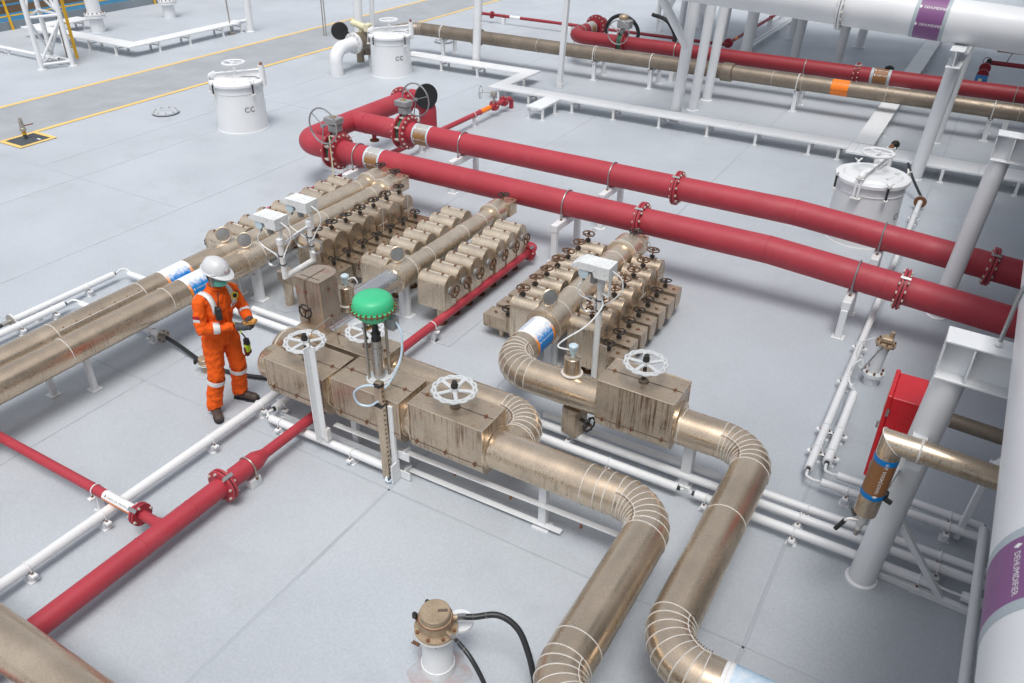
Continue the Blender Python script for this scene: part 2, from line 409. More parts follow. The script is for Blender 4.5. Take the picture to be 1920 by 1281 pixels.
# ------------------------------------------------------------------ shared small meshes
def wheel_scallop(R, lobes, rim_w, spokes, h, hub_r, hub_h, mats, wave=.0, slots=False, rr=.009):
    """cast handwheel in the XY plane, centre at 0; mats: [rim, hub]"""
    mb = MB(); n = max(48, lobes * 6)
    def rad(a): return R - wave + wave * math.cos(lobes * a)
    mb.tube([V((rad(2 * PI * k / n) * math.cos(2 * PI * k / n), rad(2 * PI * k / n) * math.sin(2 * PI * k / n), 0)) for k in range(n)], rr, 6, closed=True)
    Ri = R - rim_w
    if slots:
        mb.tube([V((Ri * math.cos(2 * PI * k / 36), Ri * math.sin(2 * PI * k / 36), 0)) for k in range(36)], rr * .95, 6, closed=True)
        for k in range(lobes):
            a = 2 * PI * (k + .5) / lobes; d = V((math.cos(a), math.sin(a), 0))
            mb.bar(d * (Ri - .002), d * (R - 2 * wave + .004), .034, rr * 1.9)
    else: Ri = R - wave
    for k in range(spokes):
        a = 2 * PI * k / spokes + .5; d = V((math.cos(a), math.sin(a), 0))
        mb.bar(d * hub_r * .6 + V((0, 0, -.006)), d * (Ri - .002), .036 if R > .12 else .014, rr * 1.5, bev=.003)
    mb.cyl((0, 0, -.018), (0, 0, .018), hub_r, seg=14)
    mb.m = 1; mb.cyl((0, 0, .012), (0, 0, hub_h), hub_r * .62, seg=12); mb.cyl((0, 0, hub_h * .3), (0, 0, hub_h * .62), hub_r * .85, seg=6)
    mb.cyl((0, 0, -h), (0, 0, -.01), hub_r * .45, seg=10)
    return mb.mesh('handwheel', mats)
BIGWHEEL = wheel_scallop(.200, 13, .034, 5, .22, .040, .085, ['grey_paint', 'blackrust'], .0065, True, .0125)
def small_wheel(mats, h=.1): return wheel_scallop(.080, 9, .02, 3, h, .018, .032, mats, .0045, False, .0095)
SW_BLACK = small_wheel(['blackrust', 'rustm']); SW_RUST = small_wheel(['rustwheel', 'rustm']); SW_SIDE = small_wheel(['rustwheel', 'rustm'], .085); SW_SIDEB = small_wheel(['blackrust', 'rustm'], .085)
def _latch():
    mb = MB(); mb.box((0, 0, .004), (.045, .012, .006)); mb.box((0, 0, .008), (.014, .034, .006)); mb.cyl((-.017, 0, 0), (-.017, 0, .016), .005, seg=6); mb.cyl((.017, 0, 0), (.017, 0, .013), .0045, seg=6); return mb.mesh('latch', 'rustm')
LATCH = _latch()
def bolts(mb, c, n, R, cnt, r=.011, h=.016, a0=.2):
    x, y, n = basis(n); c = V(c)
    for k in range(cnt):
        a = a0 + 2 * PI * k / cnt; p = c + (x * math.cos(a) + y * math.sin(a)) * R
        mb.cyl(p, p + n * h, r, seg=6)
    return mb
def flange(t, c, ax, R, th=.03, cnt=12, m='red', gap=.012, bm='bolt', strap=True, br=.011):
    """flange pair with gap, bolts each side and a bonding strap; parts of thing t"""
    c, ax = V(c), V(ax).normalized()
    for s in (-1, 1):
        MB().lathe(c + ax * s * gap / 2, ax * s, [(R - .004, 0), (R, .004), (R, th - .004), (R - .004, th)], 36).build('flange', m, t)
    MB().cyl(c - ax * gap, c + ax * gap, R * .93, seg=28).build('gasket', 'black', t)
    mb = MB()
    for s in (-1, 1): bolts(mb, c + ax * s * (gap / 2 + th), ax * s, R * .86, cnt, br, .02)
    mb.build('bolts', bm, t, kind='stuff')
    if strap:
        x, y, n = basis(ax); a = 2.15; d = x * math.cos(a) + y * math.sin(a)
        MB().bar(c + d * (R + .006) - n * (th + .03), c + d * (R + .006) + n * (th + .03), .035, .008, d, .002).build('bonding_strap', 'galv', t)
def ubolt(t, c, ax, R, z, m='galv', r=.011):
    """U-bolt over a horizontal pipe with axis ax (X or Y), feet down to z"""
    c = V(c); s = V((0, 0, 1)).cross(V(ax)).normalized(); q = R + r
    P = [V((c.x, c.y, z)) + s * q] + [c + s * q * math.cos(PI * k / 14) + V((0, 0, 1)) * q * math.sin(PI * k / 14) for k in range(15)] + [V((c.x, c.y, z)) - s * q]
    MB().tube(P, r, 8).build('u_bolt', m, t)
    for sg in (-1, 1): MB().cyl(V((c.x, c.y, z + .001)) + s * q * sg, V((c.x, c.y, z + .018)) + s * q * sg, r * 1.8, seg=6).build('nut', 'bolt_rust', t)

# ------------------------------------------------------------------ insulated (clad) pipes
def clad_run(t, pts, r, bend, m='clad', gores=8, bands=(), seams=True, ends=True):
    """straight cladding sections joined by mitred elbows; pts = corner points"""
    pts = [V(p) for p in pts]
    cur = pts[0]
    for i in range(1, len(pts)):
        a, p = pts[i - 1], pts[i]; d1 = (p - a).normalized(); last = i == len(pts) - 1
        if last:
            MB().cyl(cur, p, r, seg=36, caps=ends).build('cladding', m, t); break
        d2 = (pts[i + 1] - p).normalized()
        s = p - d1 * bend; e = p + d2 * bend; cc = s + d2 * bend
        MB().cyl(cur, s, r, seg=36, caps=ends).build('cladding', m, t)
        st = []
        for k in range(gores + 1):
            a_ = PI / 2 * k / gores
            st.append((cc - d2 * bend * math.cos(a_) + d1 * bend * math.sin(a_), (d1 * math.cos(a_) + d2 * math.sin(a_)).normalized()))
        up = d1.cross(d2).normalized()
        for k in range(gores):
            mb = MB(); vs_ = []
            for (c_, tn) in (st[k], st[k + 1]):
                sd_ = up.cross(tn).normalized()
                vs_ += [c_ + (sd_ * math.cos(2 * PI * j / 36) + up * math.sin(2 * PI * j / 36)) * r for j in range(36)]
            mb.add(vs_, [(j, (j + 1) % 36, 36 + (j + 1) % 36, 36 + j) for j in range(36)]); mb.build('elbow_gore', m, t, smooth=30)
        for k in range(gores + 1):
            c_, tn = st[k]; MB().ring(c_, tn, r + .001, .0042, 36, 5).build('sealant_bead', 'bead', t)
        # seam along the throat side with screws
        zz = V((0, 0, 1)); scr = MB(); path = []
        for k in range(gores * 2 + 1):
            a_ = PI / 2 * k / (gores * 2); c_ = cc - d2 * bend * math.cos(a_) + d1 * bend * math.sin(a_); inw = (cc - c_).normalized()
            nn = (zz * .80 + inw * .60).normalized(); q = c_ + nn * (r + .0005); path.append(q); scr.sphere(q + nn * .004 + inw * .014, .0055, 6, 4)
        MB().tube(path, .0035, 5).build('sealant_bead', 'bead', t)
        scr.build('screws', 'bolt_rust', t, kind='stuff')
        cur = e
    for (c_, n_) in bands: MB().ring(c_, n_, r + .001, .0042, 36, 5).build('sealant_bead', 'bead', t)
def sleeve(t, p0, p1, r, m, name='label_band', seg=36):
    p0, p1 = V(p0), V(p1); d = (p1 - p0).normalized(); x, y, _ = basis(d)
    mb = MB(); ri = r - .0018
    mb.lathe(p0, d, [(ri, 0), (r, 0), (r, (p1 - p0).length), (ri, (p1 - p0).length)], seg, False, False)
    return mb.build(name, m, t)
def band_inst(t, p0, p1, r, m, name='label_band'):
    """label band as its own object with the origin on the pipe axis (weathering is measured from the axis)"""
    p0, p1 = V(p0), V(p1); mid = (p0 + p1) / 2; d = (p1 - p0)
    mb = MB(); mb.lathe(p0 - mid, d, [(r - .0018, 0), (r, 0), (r, d.length), (r - .0018, d.length)], 36, False, False)
    me = mb.mesh(name, m); return inst(name, me, t, mid)

# ------------------------------------------------------------------ big red inert-gas style mains
RZ = .77
def red_support(x, y, z, label, back=.41, front=.41, drop=0.):
    """white goal-post support under a red main (pipe along X), with U-bolt"""
    t = thing('pipe_support', label, 'pipe support', (x, y, 0), 'white supports under the red mains')
    zt = z - .18 - .012
    MB().box((x, y, zt - .055), (.105, front + back, .11), .008).build('beam', 'white', t)
    for yy in (y - front + .045, y + back - .045):
        MB().box((x, yy, (zt - .11) / 2 + .006), (.085, .075, zt - .11 - .012), .006).build('leg', 'white', t)
        MB().box((x, yy, .006), (.15, .13, .012), .003).build('foot_plate', 'white', t)
    MB().box((x, y, zt + .005), (.09, .22, .010)).build('saddle_pad', 'white', t)
    ubolt(t, (x, y, z), (1, 0, 0), .18, zt)
    return t
def zr1(x): return RZ if x < -1.9 else RZ - (x + 1.9) * .07
def band_ig(t, x0, x1, y, z, name='INERT GAS', flip=1):
    r = .1815
    band_inst(t, (x0, y, z), (x1, y, z), r, 'fade_brown')
    for a, b in ((x0 - .03, x0), (x1, x1 + .03)): sleeve(t, (a, y, z), (b, y, z), r + .0006, 'band_pale', 'band_edge')
    for ang in (2.25, 3.35):
        lettering(t, '\u2666 ' + name if flip > 0 else name + ' \u2666', .042, 'print_white', on_cyl(((x0 + x1) / 2, y, z), (1, 0, 0), r + .0012, ang, -1))
Y1, Y2, XH = 9.85, 11.25, -9.92
t = thing('red_main', 'thick red pipe nearest the insulated manifolds, running off to the right', 'pipe', (-4, Y1, 0), 'red mains')
xk = -1.9
MB().tube([(-8.97, Y1, RZ), (xk, Y1, RZ), (4.5, Y1, zr1(4.5))], .18, 40).build('pipe_wall', 'red', t)
MB().ring((xk - .02, Y1, RZ), (1, 0, 0), .1805, .005, 40, 5).build('weld_bead', 'red', t)
MB().ring((-.48, Y1, zr1(-.48)), (1, 0, -.07), .1805, .004, 40, 5).build('weld_bead', 'red', t)
MB().lathe((-9.02, Y1, RZ), (1, 0, 0), [(.30, 0), (.30, .035), (.18, .06)], 36).build('flange', 'red', t)
b_ = MB(); bolts(b_, (-8.985, Y1, RZ), (1, 0, 0), .262, 16, .020, .03); b_.build('bolts', 'bolt', t, kind='stuff')
flange(t, (-3.66, Y1, RZ), (1, 0, 0), .255, cnt=12, br=.019)
flange(t, (-.27, Y1, zr1(-.27)), (1, 0, -.07), .255, cnt=12, br=.019)
band_ig(t, -8.38, -8.13, Y1, RZ)
t = thing('red_main', 'thick red pipe behind the nearest one, passing in front of the right hatch', 'pipe', (-4, Y2, 0), 'red mains')
MB().tube([(-8.60, Y2, RZ), (xk, Y2, RZ), (4.5, Y2, zr1(4.5))], .18, 40).build('pipe_wall', 'red', t)
MB().ring((xk, Y2, RZ), (1, 0, 0), .1805, .005, 40, 5).build('weld_bead', 'red', t)
MB().ring((.42, Y2, zr1(.42)), (1, 0, -.07), .1805, .004, 40, 5).build('weld_bead', 'red', t)
MB().lathe((-8.66, Y2, RZ), (1, 0, 0), [(.30, 0), (.30, .035), (.18, .06)], 36).build('flange', 'red', t)
b_ = MB(); bolts(b_, (-8.625, Y2, RZ), (1, 0, 0), .262, 16, .020, .03); b_.build('bolts', 'bolt', t, kind='stuff')
flange(t, (-3.66, Y2, RZ), (1, 0, 0), .255, cnt=12, br=.019)
flange(t, (.62, Y2, zr1(.62)), (1, 0, -.07), .255, cnt=12, br=.019)
band_ig(t, -8.45, -8.18, Y2, RZ)
# header joining them
t = thing('red_header', 'red cross pipe with swept bend joining the two thick red pipes', 'pipe', (XH, 11, 0))
MB().tube(fil([(-9.10, Y1, RZ), (XH, Y1, RZ), (XH, 12.70, RZ)], .42, 12), .18, 40).build('pipe_wall', 'red', t)
MB().lathe((-9.14, Y1, RZ), (-1, 0, 0), [(.30, 0), (.30, .035), (.18, .06)], 36).build('flange', 'red', t)
MB().cyl((XH, Y2, RZ), (-8.74, Y2, RZ), .18, seg=40).build('branch', 'red', t)
MB().ring((XH + .33, Y2, RZ), (1, 0, 0), .181, .005, 40, 5).build('weld_bead', 'red', t)
MB().lathe((-8.78, Y2, RZ), (-1, 0, 0), [(.30, 0), (.30, .035), (.18, .06)], 36).build('flange', 'red', t)
b_ = MB(); bolts(b_, (-8.815, Y2, RZ), (-1, 0, 0), .262, 16, .020, .03); bolts(b_, (-9.175, Y1, RZ), (-1, 0, 0), .262, 16, .020, .03); b_.build('bolts', 'bolt', t, kind='stuff')
flange(t, (XH, 12.74, RZ), (0, 1, 0), .27, cnt=14, br=.018)
MB().cyl((-9.45, Y2, RZ - .28), (-9.45, Y2, RZ - .17), .04, seg=12).build('drain_stub', 'red', t)
MB().lathe((-9.45, Y2, RZ - .30), (0, 0, 1), [(.085, 0), (.085, .03)], 8).build('drain_plug', 'rustm', t)
t = thing('red_riser', 'short red elbow rising from the deck beyond the cross pipe flange', 'pipe', (XH + .30, 13.06, 0))
MB().tube(fil([(XH, 12.78, RZ), (XH, 13.10, RZ), (XH + .34, 13.10, RZ - .10), (XH + .34, 13.10, .0)], .20, 10), .175, 36).build('elbow', 'red', t)
MB().cyl((XH + .22, 13.06, RZ + .08), (XH + .40, 12.98, RZ + .10), .10, seg=24).build('branch', 'red', t)
MB().lathe((XH + .40, 12.98, RZ + .10), (.86, -.5, .12), [(.235, 0), (.24, .01), (.24, .03), (.23, .04)], 36).build('blank_cover', 'black', t)
# butterfly valves
def butterfly(x, y, label, side):
    t = thing('butterfly_valve', label, 'valve', (x, y, 0), 'geared valves on the red mains')
    MB().cyl((x - .055, y, RZ), (x + .055, y, RZ), .225, seg=32).build('body', 'gasket_green', t)
    mb = MB()
    for k in range(8):
        a = 2 * PI * k / 8 + .3; p = V((0, math.cos(a), math.sin(a))) * .266 + V((x, y, RZ))
        mb.cyl(p - V((.06, 0, 0)), p + V((.06, 0, 0)), .016, seg=8); mb.cyl(p - V((.02, 0, 0)), p + V((.02, 0, 0)), .028, seg=6)
    mb.build('studs', 'bolt', t, kind='stuff')
    MB().box((x, y, RZ + .26), (.09, .07, .14)).build('neck', 'gear_grey', t)
    MB().box((x, y, RZ + .38), (.17, .17, .12), .01).build('bracket_box', 'gear_grey', t)
    g = MB().box((x - .02, y, RZ + .50), (.27, .20, .10), .012).build('gearbox', 'gear_grey', t)
    MB().lathe((x - .02, y, RZ + .55), (0, 0, 1), [(.055, 0), (.05, .012), (.02, .014)], 16).build('indicator', 'brass', g)
    wc = V((x + .02, y + side * .30, RZ + .49))
    MB().cyl((x + .02, y, RZ + .49), wc, .014, seg=10).build('shaft', 'galv', t)
    mb = MB(); mb.ring(wc, (0, 1, 0), .285, .014, 40, 7)
    for k in range(3):
        a = 2 * PI * k / 3 + .35; mb.cyl(wc, wc + V((math.cos(a), 0, math.sin(a))) * .285, .009, seg=6)
    mb.cyl(wc - V((0, .03, 0)), wc + V((0, .03, 0)), .03, seg=12); mb.build('handwheel', 'galv', t)
    return t
tv = butterfly(-9.08, Y1, 'grey geared valve at the swept red bend, wheel on the near side', -1)
MB().tube([(-8.99, Y1 - .26, RZ + .33), (-8.97, Y1 - .28, RZ - .28)], .012, 6).build('position_rod', 'cream', tv)
butterfly(-8.72, Y2, 'grey geared valve on the rear red pipe, wheel beside the black cover', 1)
red_support(-8.62, Y1, RZ, 'white beam support under the near red pipe beside its faded label')
red_support(-4.80, Y1, RZ, 'tall white support under the near red pipe between the two right manifolds')
red_support(-.80, Y1, zr1(-.8), 'white plate support under the near red pipe above the paired white conduits', .35, .41)
red_support(-7.50, Y2, RZ, 'white support under the rear red pipe just right of its geared valve')
red_support(-4.72, Y2, RZ, 'white support under the middle of the rear red pipe')
red_support(-.72, Y2, zr1(-.72), 'white support under the rear red pipe at the right hatch', .3, .41)
tq = thing('pipe_support', 'white post support with U-bolt under the red cross pipe', 'pipe support', (XH, 10.62, 0), 'white supports under the red mains')
MB().box((XH, 10.62, .29), (.5, .1, .58), .008).build('beam', 'white', tq); ubolt(tq, (XH, 10.62, RZ), (0, 1, 0), .18, .58)
# ================================================================== HEATING MANIFOLDS
HZ = .62
def arch_cover(L, wd, h, m):
    """arched valve cover: local x from 0 to L, centred on y, bottom z=0"""
    mb = MB(); mb.prism(arch(wd, h), 'x', 0, L)
    rim = arch(wd + .010, h + .005, z0=-.001)
    for a in (.004, L - .014): mb.prism(rim, 'x', a, a + .010)
    mb.m = 1
    mb.prism([(-.004, h - .004), (.004, h - .004), (.004, h + .006), (-.004, h + .006)], 'x', .03, L - .03)
    return mb.mesh('valve_cover', [m, 'bead'], smooth=30)
def end_cross(L, wd, h):
    """pale sealant lines on the outer face of a tall cover"""
    mb = MB(); mb.box((L + .001, 0, h * .55), (.003, .010, h * .85)); mb.box((L + .001, 0, h * .62), (.003, wd * .8, .009)); return mb.mesh('sealant_line', 'bead')
def low_box(L, wd, h, m):
    mb = MB(); mb.prism(ushape(wd, h, 0, .09), 'x', 0, L); mb.prism([(-.004, h - .002), (.004, h - .002), (.004, h + .004), (-.004, h + .004)], 'x', .02, L - .02)
    for s in (-1, 1): mb.prism([(s * (wd / 2 - .008), h - .002), (s * (wd / 2 + .003), h - .002), (s * (wd / 2 + .003), h + .004), (s * (wd / 2 - .008), h + .004)], 'x', 0, L)
    return mb.mesh('drain_box', m, smooth=30)
def tagring():
    mb = MB(); mb.ring((0, 0, .06), (.6, -.6, .3), .026, .003, 18, 5); mb.tube([(0, 0, -.03), (.005, 0, .035)], .003, 5); return mb.mesh('tag_ring', 'rustwheel')
TAGR = tagring()
def lid_disc(t, x, y, z):
    """round blank lid standing on the drum"""
    n = V((.72, -.66, .25)); c = V((x, y, z))
    MB().lathe(c, n, [(.092, -.008), (.098, 0), (.098, .008), (.086, .010), (.03, .018)], 28).build('standing_lid', 'galv', t)
    MB().ring(c + n.normalized() * .008, n, .091, .010, 28, 6).build('lid_rim', 'clad_new', t)
    MB().box((x + .01, y, z - .105), (.06, .03, .03)).build('lid_hinge', 'clad', t)
def manifold(label, X, R, y0, y1, dr, end_dir=1, m='clad_new'):
    t = thing('heating_manifold', label, 'manifold', (X, (y0 + y1) / 2, 0), 'insulated heating manifolds')
    MB().cyl((X, y0 + .3, HZ), (X, y1, HZ), R, seg=40).build('header', m, t)
    # drum at the near end
    MB().lathe((X, y0, HZ), (0, 1, 0), [(dr - .02, -.0), (dr, .012), (dr, .36), (R, .40)], 40).build('drum', m, t)
    MB().ring((X, y0 + .012, HZ), (0, 1, 0), dr + .001, .006, 40, 6).build('drum_band', m, t); MB().ring((X, y0 + .30, HZ), (0, 1, 0), dr + .001, .0045, 40, 5).build('sealant_bead', 'bead', t)
    lid_disc(t, X + .0, y0 + .14, HZ + dr + .10)
    for yy in (y0 + .75, y0 + 1.55, y1 - .25): MB().ring((X, yy, HZ), (0, 1, 0), R + .001, .0042, 36, 5).build('sealant_bead', 'bead', t)
    # far end: wider cap with a small box and wheel
    MB().lathe((X, y1 - .02, HZ), (0, 1, 0), [(R, 0), (R + .045, .02), (R + .045, .30), (R + .03, .32)], 36).build('end_cap', m, t)
    MB().ring((X, y1 + .02, HZ), (0, 1, 0), R + .046, .0045, 36, 5).build('sealant_bead', 'bead', t)
    e = MB().box((X + .09, y1 + .36, HZ + .03), (.2, .22, .22), .01).build('end_box', 'clad', t)
    inst('handwheel', SW_BLACK, e, (X + .06, y1 + .30, HZ + .24))
    inst('latch', LATCH, e, (X + .15, y1 + .40, HZ + .141))
    mb = MB(); 
    for yy in (y0 + .22, (y0 + y1) / 2, y1 - .15):
        g = MB(); g.box((X, yy, HZ / 2 - R / 2), (.16, .05, HZ - R + .04), .004); g.box((X, yy, .008), (.24, .14, .016)); g.box((X - .0, yy + .0, .2), (.05, .12, .36)); g.build('saddle_leg', 'white', t)
    return t
def cover_row(t, n, ys, x_in, x_out, zb, zt, wd, m, wheel, kind, crosses=False, every=None):
    """row of arched covers; x_in/x_out inner and outer end"""
    L = abs(x_out - x_in); s = 1 if x_out > x_in else -1
    me = arch_cover(L, wd, zt - zb, m); xs = min(x_in, x_out)
    cr = end_cross(L, wd, zt - zb)
    for k in range(n):
        y = ys[k]
        o = inst('valve_cover', me, t, (xs + random.uniform(-.008, .008), y, zb), (random.uniform(-.02, .02), 0, random.uniform(-.025, .025)))
        for q in (.2, .75): inst('latch', LATCH, o, (xs + L * q, y, zt + .004), (0, 0, PI / 2 + random.uniform(-.3, .3)))
        if kind == 'side':
            wc = V((x_out + s * .075, y + random.uniform(-.012, .012), zb + (zt - zb) * .56)); inst('handwheel', wheel, o, wc, rotto((s, random.uniform(-.06, .06), random.uniform(-.05, .05)), random.uniform(0, 6)))
            MB().lathe((x_out, wc.y, wc.z), (s, 0, 0), [(.05, 0), (.048, .018), (.02, .03)], 14).build('gland', 'gear_grey', t)
        else:
            wc = V((xs + L * (.62 if s > 0 else .30), y + random.uniform(-.01, .01), zt + .11 + random.uniform(-.008, .012)))
            inst('handwheel', wheel, o, wc, rotto((random.uniform(-.09, .09), random.uniform(-.09, .09), 1), random.uniform(0, 6)))
            g = MB(); g.cyl((wc.x, wc.y, zt - .02), (wc.x, wc.y, zt + .05), .022, seg=8); g.box((wc.x, wc.y, zt + .03), (.06, .03, .03)); g.build('bonnet', 'blackrust', t)
            if random.random() < .8: inst('tag_ring', TAGR, o, (wc.x + s * random.uniform(-.10, -.04), wc.y + random.uniform(.02, .06), zt + .09), (random.uniform(-.5, .5), random.uniform(-.5, .5), random.uniform(0, 6)))
        if crosses and k % 2 == 0: inst('sealant_line', cr, o, (xs, y, zb))
        g = MB(); g.cyl((xs + L * .62, y, 0.012), (xs + L * .62, y, zb + .02), .045, seg=12); g.build('drain_stub', 'clad', t); MB().cyl((xs + L * .62, y, 0), (xs + L * .62, y, .014), .085, seg=16).build('deck_doubler', 'rustm', t)
def low_row(t, n, ys, x_in, x_out, zb, zt, wd, m, wheel):
    L = abs(x_out - x_in); s = 1 if x_out > x_in else -1; me = low_box(L, wd, zt - zb, m); xs = min(x_in, x_out)
    for k in range(n):
        y = ys[k] + random.uniform(-.006, .006); o = inst('drain_box', me, t, (xs + random.uniform(-.01, .01), y, zb), (0, random.uniform(-.015, .015), random.uniform(-.03, .03)))
        wx = xs + L * (.32 if s > 0 else .72)
        inst('handwheel', wheel, o, (wx, y, zt + .10), rotto((random.uniform(-.12, .12), random.uniform(-.12, .12), 1), random.uniform(0, 6)), .9)
        g = MB(); g.cyl((wx, y, zt - .01), (wx, y, zt + .06), .02, seg=8); g.box((wx, y, zt + .025), (.055, .028, .03)); g.build('bonnet', 'blackrust', t)
        inst('latch', LATCH, o, (xs + L * (.72 if s > 0 else .28), y, zt + .004), (0, 0, random.uniform(-.4, .4)))
        MB().cyl((xs + L * .5, y, .0), (xs + L * .5, y, zb + .03), .035, seg=10).build('drain_stub', 'clad', t)
# M1: rear left, covers on its far left side only
t = manifold('rear left manifold with sideways handwheels, behind the twin blue labelled pipes', -7.96, .135, 6.22, 9.20, .165)
cover_row(t, 9, [6.68 + k * .305 for k in range(9)], -8.20, -8.60, .27, .67, .245, 'clad_new', SW_SIDEB, 'side')
# M2: front left
t = manifold('front left manifold with tall arched covers, beside the white weather hoods', -7.60, .135, 6.24, 9.10, .165)
cover_row(t, 7, [7.20 + k * .300 for k in range(7)], -7.42, -7.03, .12, .70, .262, 'clad', SW_BLACK, 'top', True)
low_row(t, 7, [7.20 + k * .305 for k in range(7)], -7.02, -6.71, .12, .36, .225, 'clad', SW_BLACK)
# M3: centre
t = manifold('middle manifold with side handwheels facing the slim red pipe', -5.70, .125, 6.90, 9.16, .18)
cover_row(t, 7, [7.19 + k * .298 for k in range(7)], -5.45, -5.05, .27, .70, .25, 'clad_new', SW_SIDE, 'side')
cover_row(t, 7, [7.19 + k * .298 for k in range(7)], -5.95, -6.34, .27, .70, .25, 'clad_new', SW_SIDE, 'side')
# M4: right
t = manifold('right manifold with rusty top handwheels, fed by the blue labelled elbow', -3.57, .165, 6.86, 8.98, .215)
cover_row(t, 7, [7.20 + k * .292 for k in range(7)], -3.37, -2.99, .12, .70, .255, 'clad', SW_RUST, 'top', True)
low_row(t, 7, [7.19 + k * .289 for k in range(7)], -3.00, -2.71, .12, .36, .215, 'clad_box', SW_BLACK)
cover_row(t, 7, [7.28 + k * .290 for k in range(7)], -3.82, -4.17, .16, .68, .245, 'clad_new', SW_RUST, 'top')
low_row(t, 7, [7.34 + k * .290 for k in range(7)], -4.19, -4.58, .10, .31, .22, 'clad_box', SW_BLACK)

# ================================================================== CLAD LINES TO AND FROM THE MANIFOLDS
def steam_label(t, c, ax, r, half, txt='CARGO HEATING'):
    c, ax = V(c), V(ax)
    band_inst(t, c - ax * half, c + ax * half, r + .002, 'fade_blue')
    for s in (-1, 1): band_inst(t, c + ax * s * half, c + ax * s * (half + .035), r + .0028, 'fade_edge', 'band_edge')
    lettering(t, '\u2666 ' + txt, .030, 'print_white', on_cyl(c, ax, r + .0034, PI - .35, -1)); lettering(t, '\u2666 ' + txt, .030, 'print_blue', on_cyl(c, ax, r + .0034, PI * .38, -1))
for X, lab, seed in ((-7.60, 'brown clad pipe with blue and orange label, nearer of the left pair', 0), (-7.96, 'brown clad pipe with blue and orange label, farther of the left pair', 1)):
    t = thing('clad_pipe', lab, 'pipe', (X, 4, 0), 'twin clad pipes at the left')
    r = .165
    clad_run(t, [(X, -1.5, HZ), (X, 6.26, HZ)], r, .3, 'clad', bands=[((X, y, HZ), (0, 1, 0)) for y in ((3.80, 5.09, 1.9) if seed == 0 else (3.92, 5.02, 2.2))])
    steam_label(t, (X, 5.52, HZ), (0, 1, 0), r, .15)
    if seed:
        MB().tube([(X + .12, 3.95, HZ + .118), (X + .12, 5.0, HZ + .118)], .004, 5).build('sealant_bead', 'bead', t)
        s_ = MB(); [s_.sphere((X + .105, 4.0 + .16 * k, HZ + .133), .007, 6, 4) for k in range(7)]; s_.build('screws', 'bolt_rust', t, kind='stuff')
for (x, y, lab) in ((-7.66, 4.02, 'white angle leg under the left clad pair, nearer the worker'), (-7.95, 3.72, 'white angle leg under the left clad pair, at the far left edge')):
    t = thing('pipe_support', lab, 'pipe support', (x, y, 0))
    MB().bar((x, y, .01), (x, y, .50), .07, .055, (0, 1, 0), .005).build('leg', 'white', t); MB().box((x, y, .006), (.13, .12, .012), .003).build('foot_plate', 'white', t)
# line E: manifold M4 -> elbow -> valve box -> elbow -> elbow -> label
t = thing('clad_pipe', 'wide clad pipe from the right manifold bending twice towards the lower right corner', 'pipe', (-2, 5.95, 0))
ZE, YE, XE = .64, 5.95, -.885
clad_run(t, [(-3.54, 6.88, ZE), (-3.54, YE, ZE), (XE, YE, ZE), (XE, 3.50, ZE), (3, 3.50, ZE)], .172, .33, 'clad', bands=[((XE, 4.95, ZE), (0, 1, 0)), ((-1.60, YE, ZE), (1, 0, 0)), ((-.42, 3.50, ZE), (1, 0, 0))])
steam_label(t, (-3.54, 6.58, ZE), (0, 1, 0), .172, .15)
c_ = V((-.22, 3.50, ZE)); band_inst(t, c_ - V((.17, 0, 0)), c_ + V((.17, 0, 0)), .174, 'fade_pale')
for s in (-1, 1): sleeve(t, c_ + V((s * .17 - (.055 if s < 0 else 0), 0, 0)), c_ + V((s * .17 + (.055 if s > 0 else 0), 0, 0)), .1755, 'print_white', 'band_edge')
lettering(t, 'CARGO HEATING RETURN \u2666', .027, 'print_blue', on_cyl(c_, (1, 0, 0), .1758, PI * .66, -1))
s_ = MB(); [s_.sphere((-3.0 + .085 * k, YE + .07, ZE + .158), .006, 6, 4) for k in range(7)]; s_.build('screws', 'bolt_rust', t, kind='stuff')
# stub with instrument head on line E
def nozzle(x, y, r, z0, z1, label, cable=None):
    t = thing('instrument_pocket', label, 'instrument', (x, y, z0), 'clad pockets with pale blue heads')
    MB().lathe((x, y, z0), (0, 0, 1), [(r + .035, 0), (r + .006, .05), (r, .07), (r, z1 - z0 - .006), (r - .006, z1 - z0)], 28).build('pocket', 'clad', t)
    MB().ring((x, y, z0 + .055), (0, 0, 1), r + .012, .013, 28, 6).build('sealant_bead', 'bead', t)
    MB().box((x, y, z1 + .002), (2 * r * .95, .006, .005)).build('lid_joint', 'joint', t)
    h = MB(); h.cyl((x, y, z1), (x, y, z1 + .045), .022, seg=12); h.cyl((x, y, z1 + .045), (x, y, z1 + .105), .034, .040, seg=10); h.lathe((x, y, z1 + .105), (0, 0, 1), [(.047, 0), (.047, .022), (.03, .034)], 12); h.build('instrument_head', 'lightblue', t)
    if cable:
        MB().tube(spline(cable, 8), .009, 7).build('cable', 'cable', t)
nozzle(-2.775, 5.98, .085, .76, 1.0, 'upright clad pocket with pale blue head on the wide pipe', [(-2.80, 5.97, 1.07), (-2.94, 5.98, 1.06), (-2.97, 6.2, 1.02), (-2.88, 6.5, 1.05), (-2.86, 6.8, 1.12), (-2.90, 6.86, 1.2)])
nozzle(-5.58, 5.95, .085, .72, 1.0, 'upright clad pocket with pale blue head behind the green actuator', [(-5.55, 5.95, 1.08), (-5.47, 5.97, 1.12), (-5.44, 5.99, 1.05), (-5.50, 6.0, .96)])
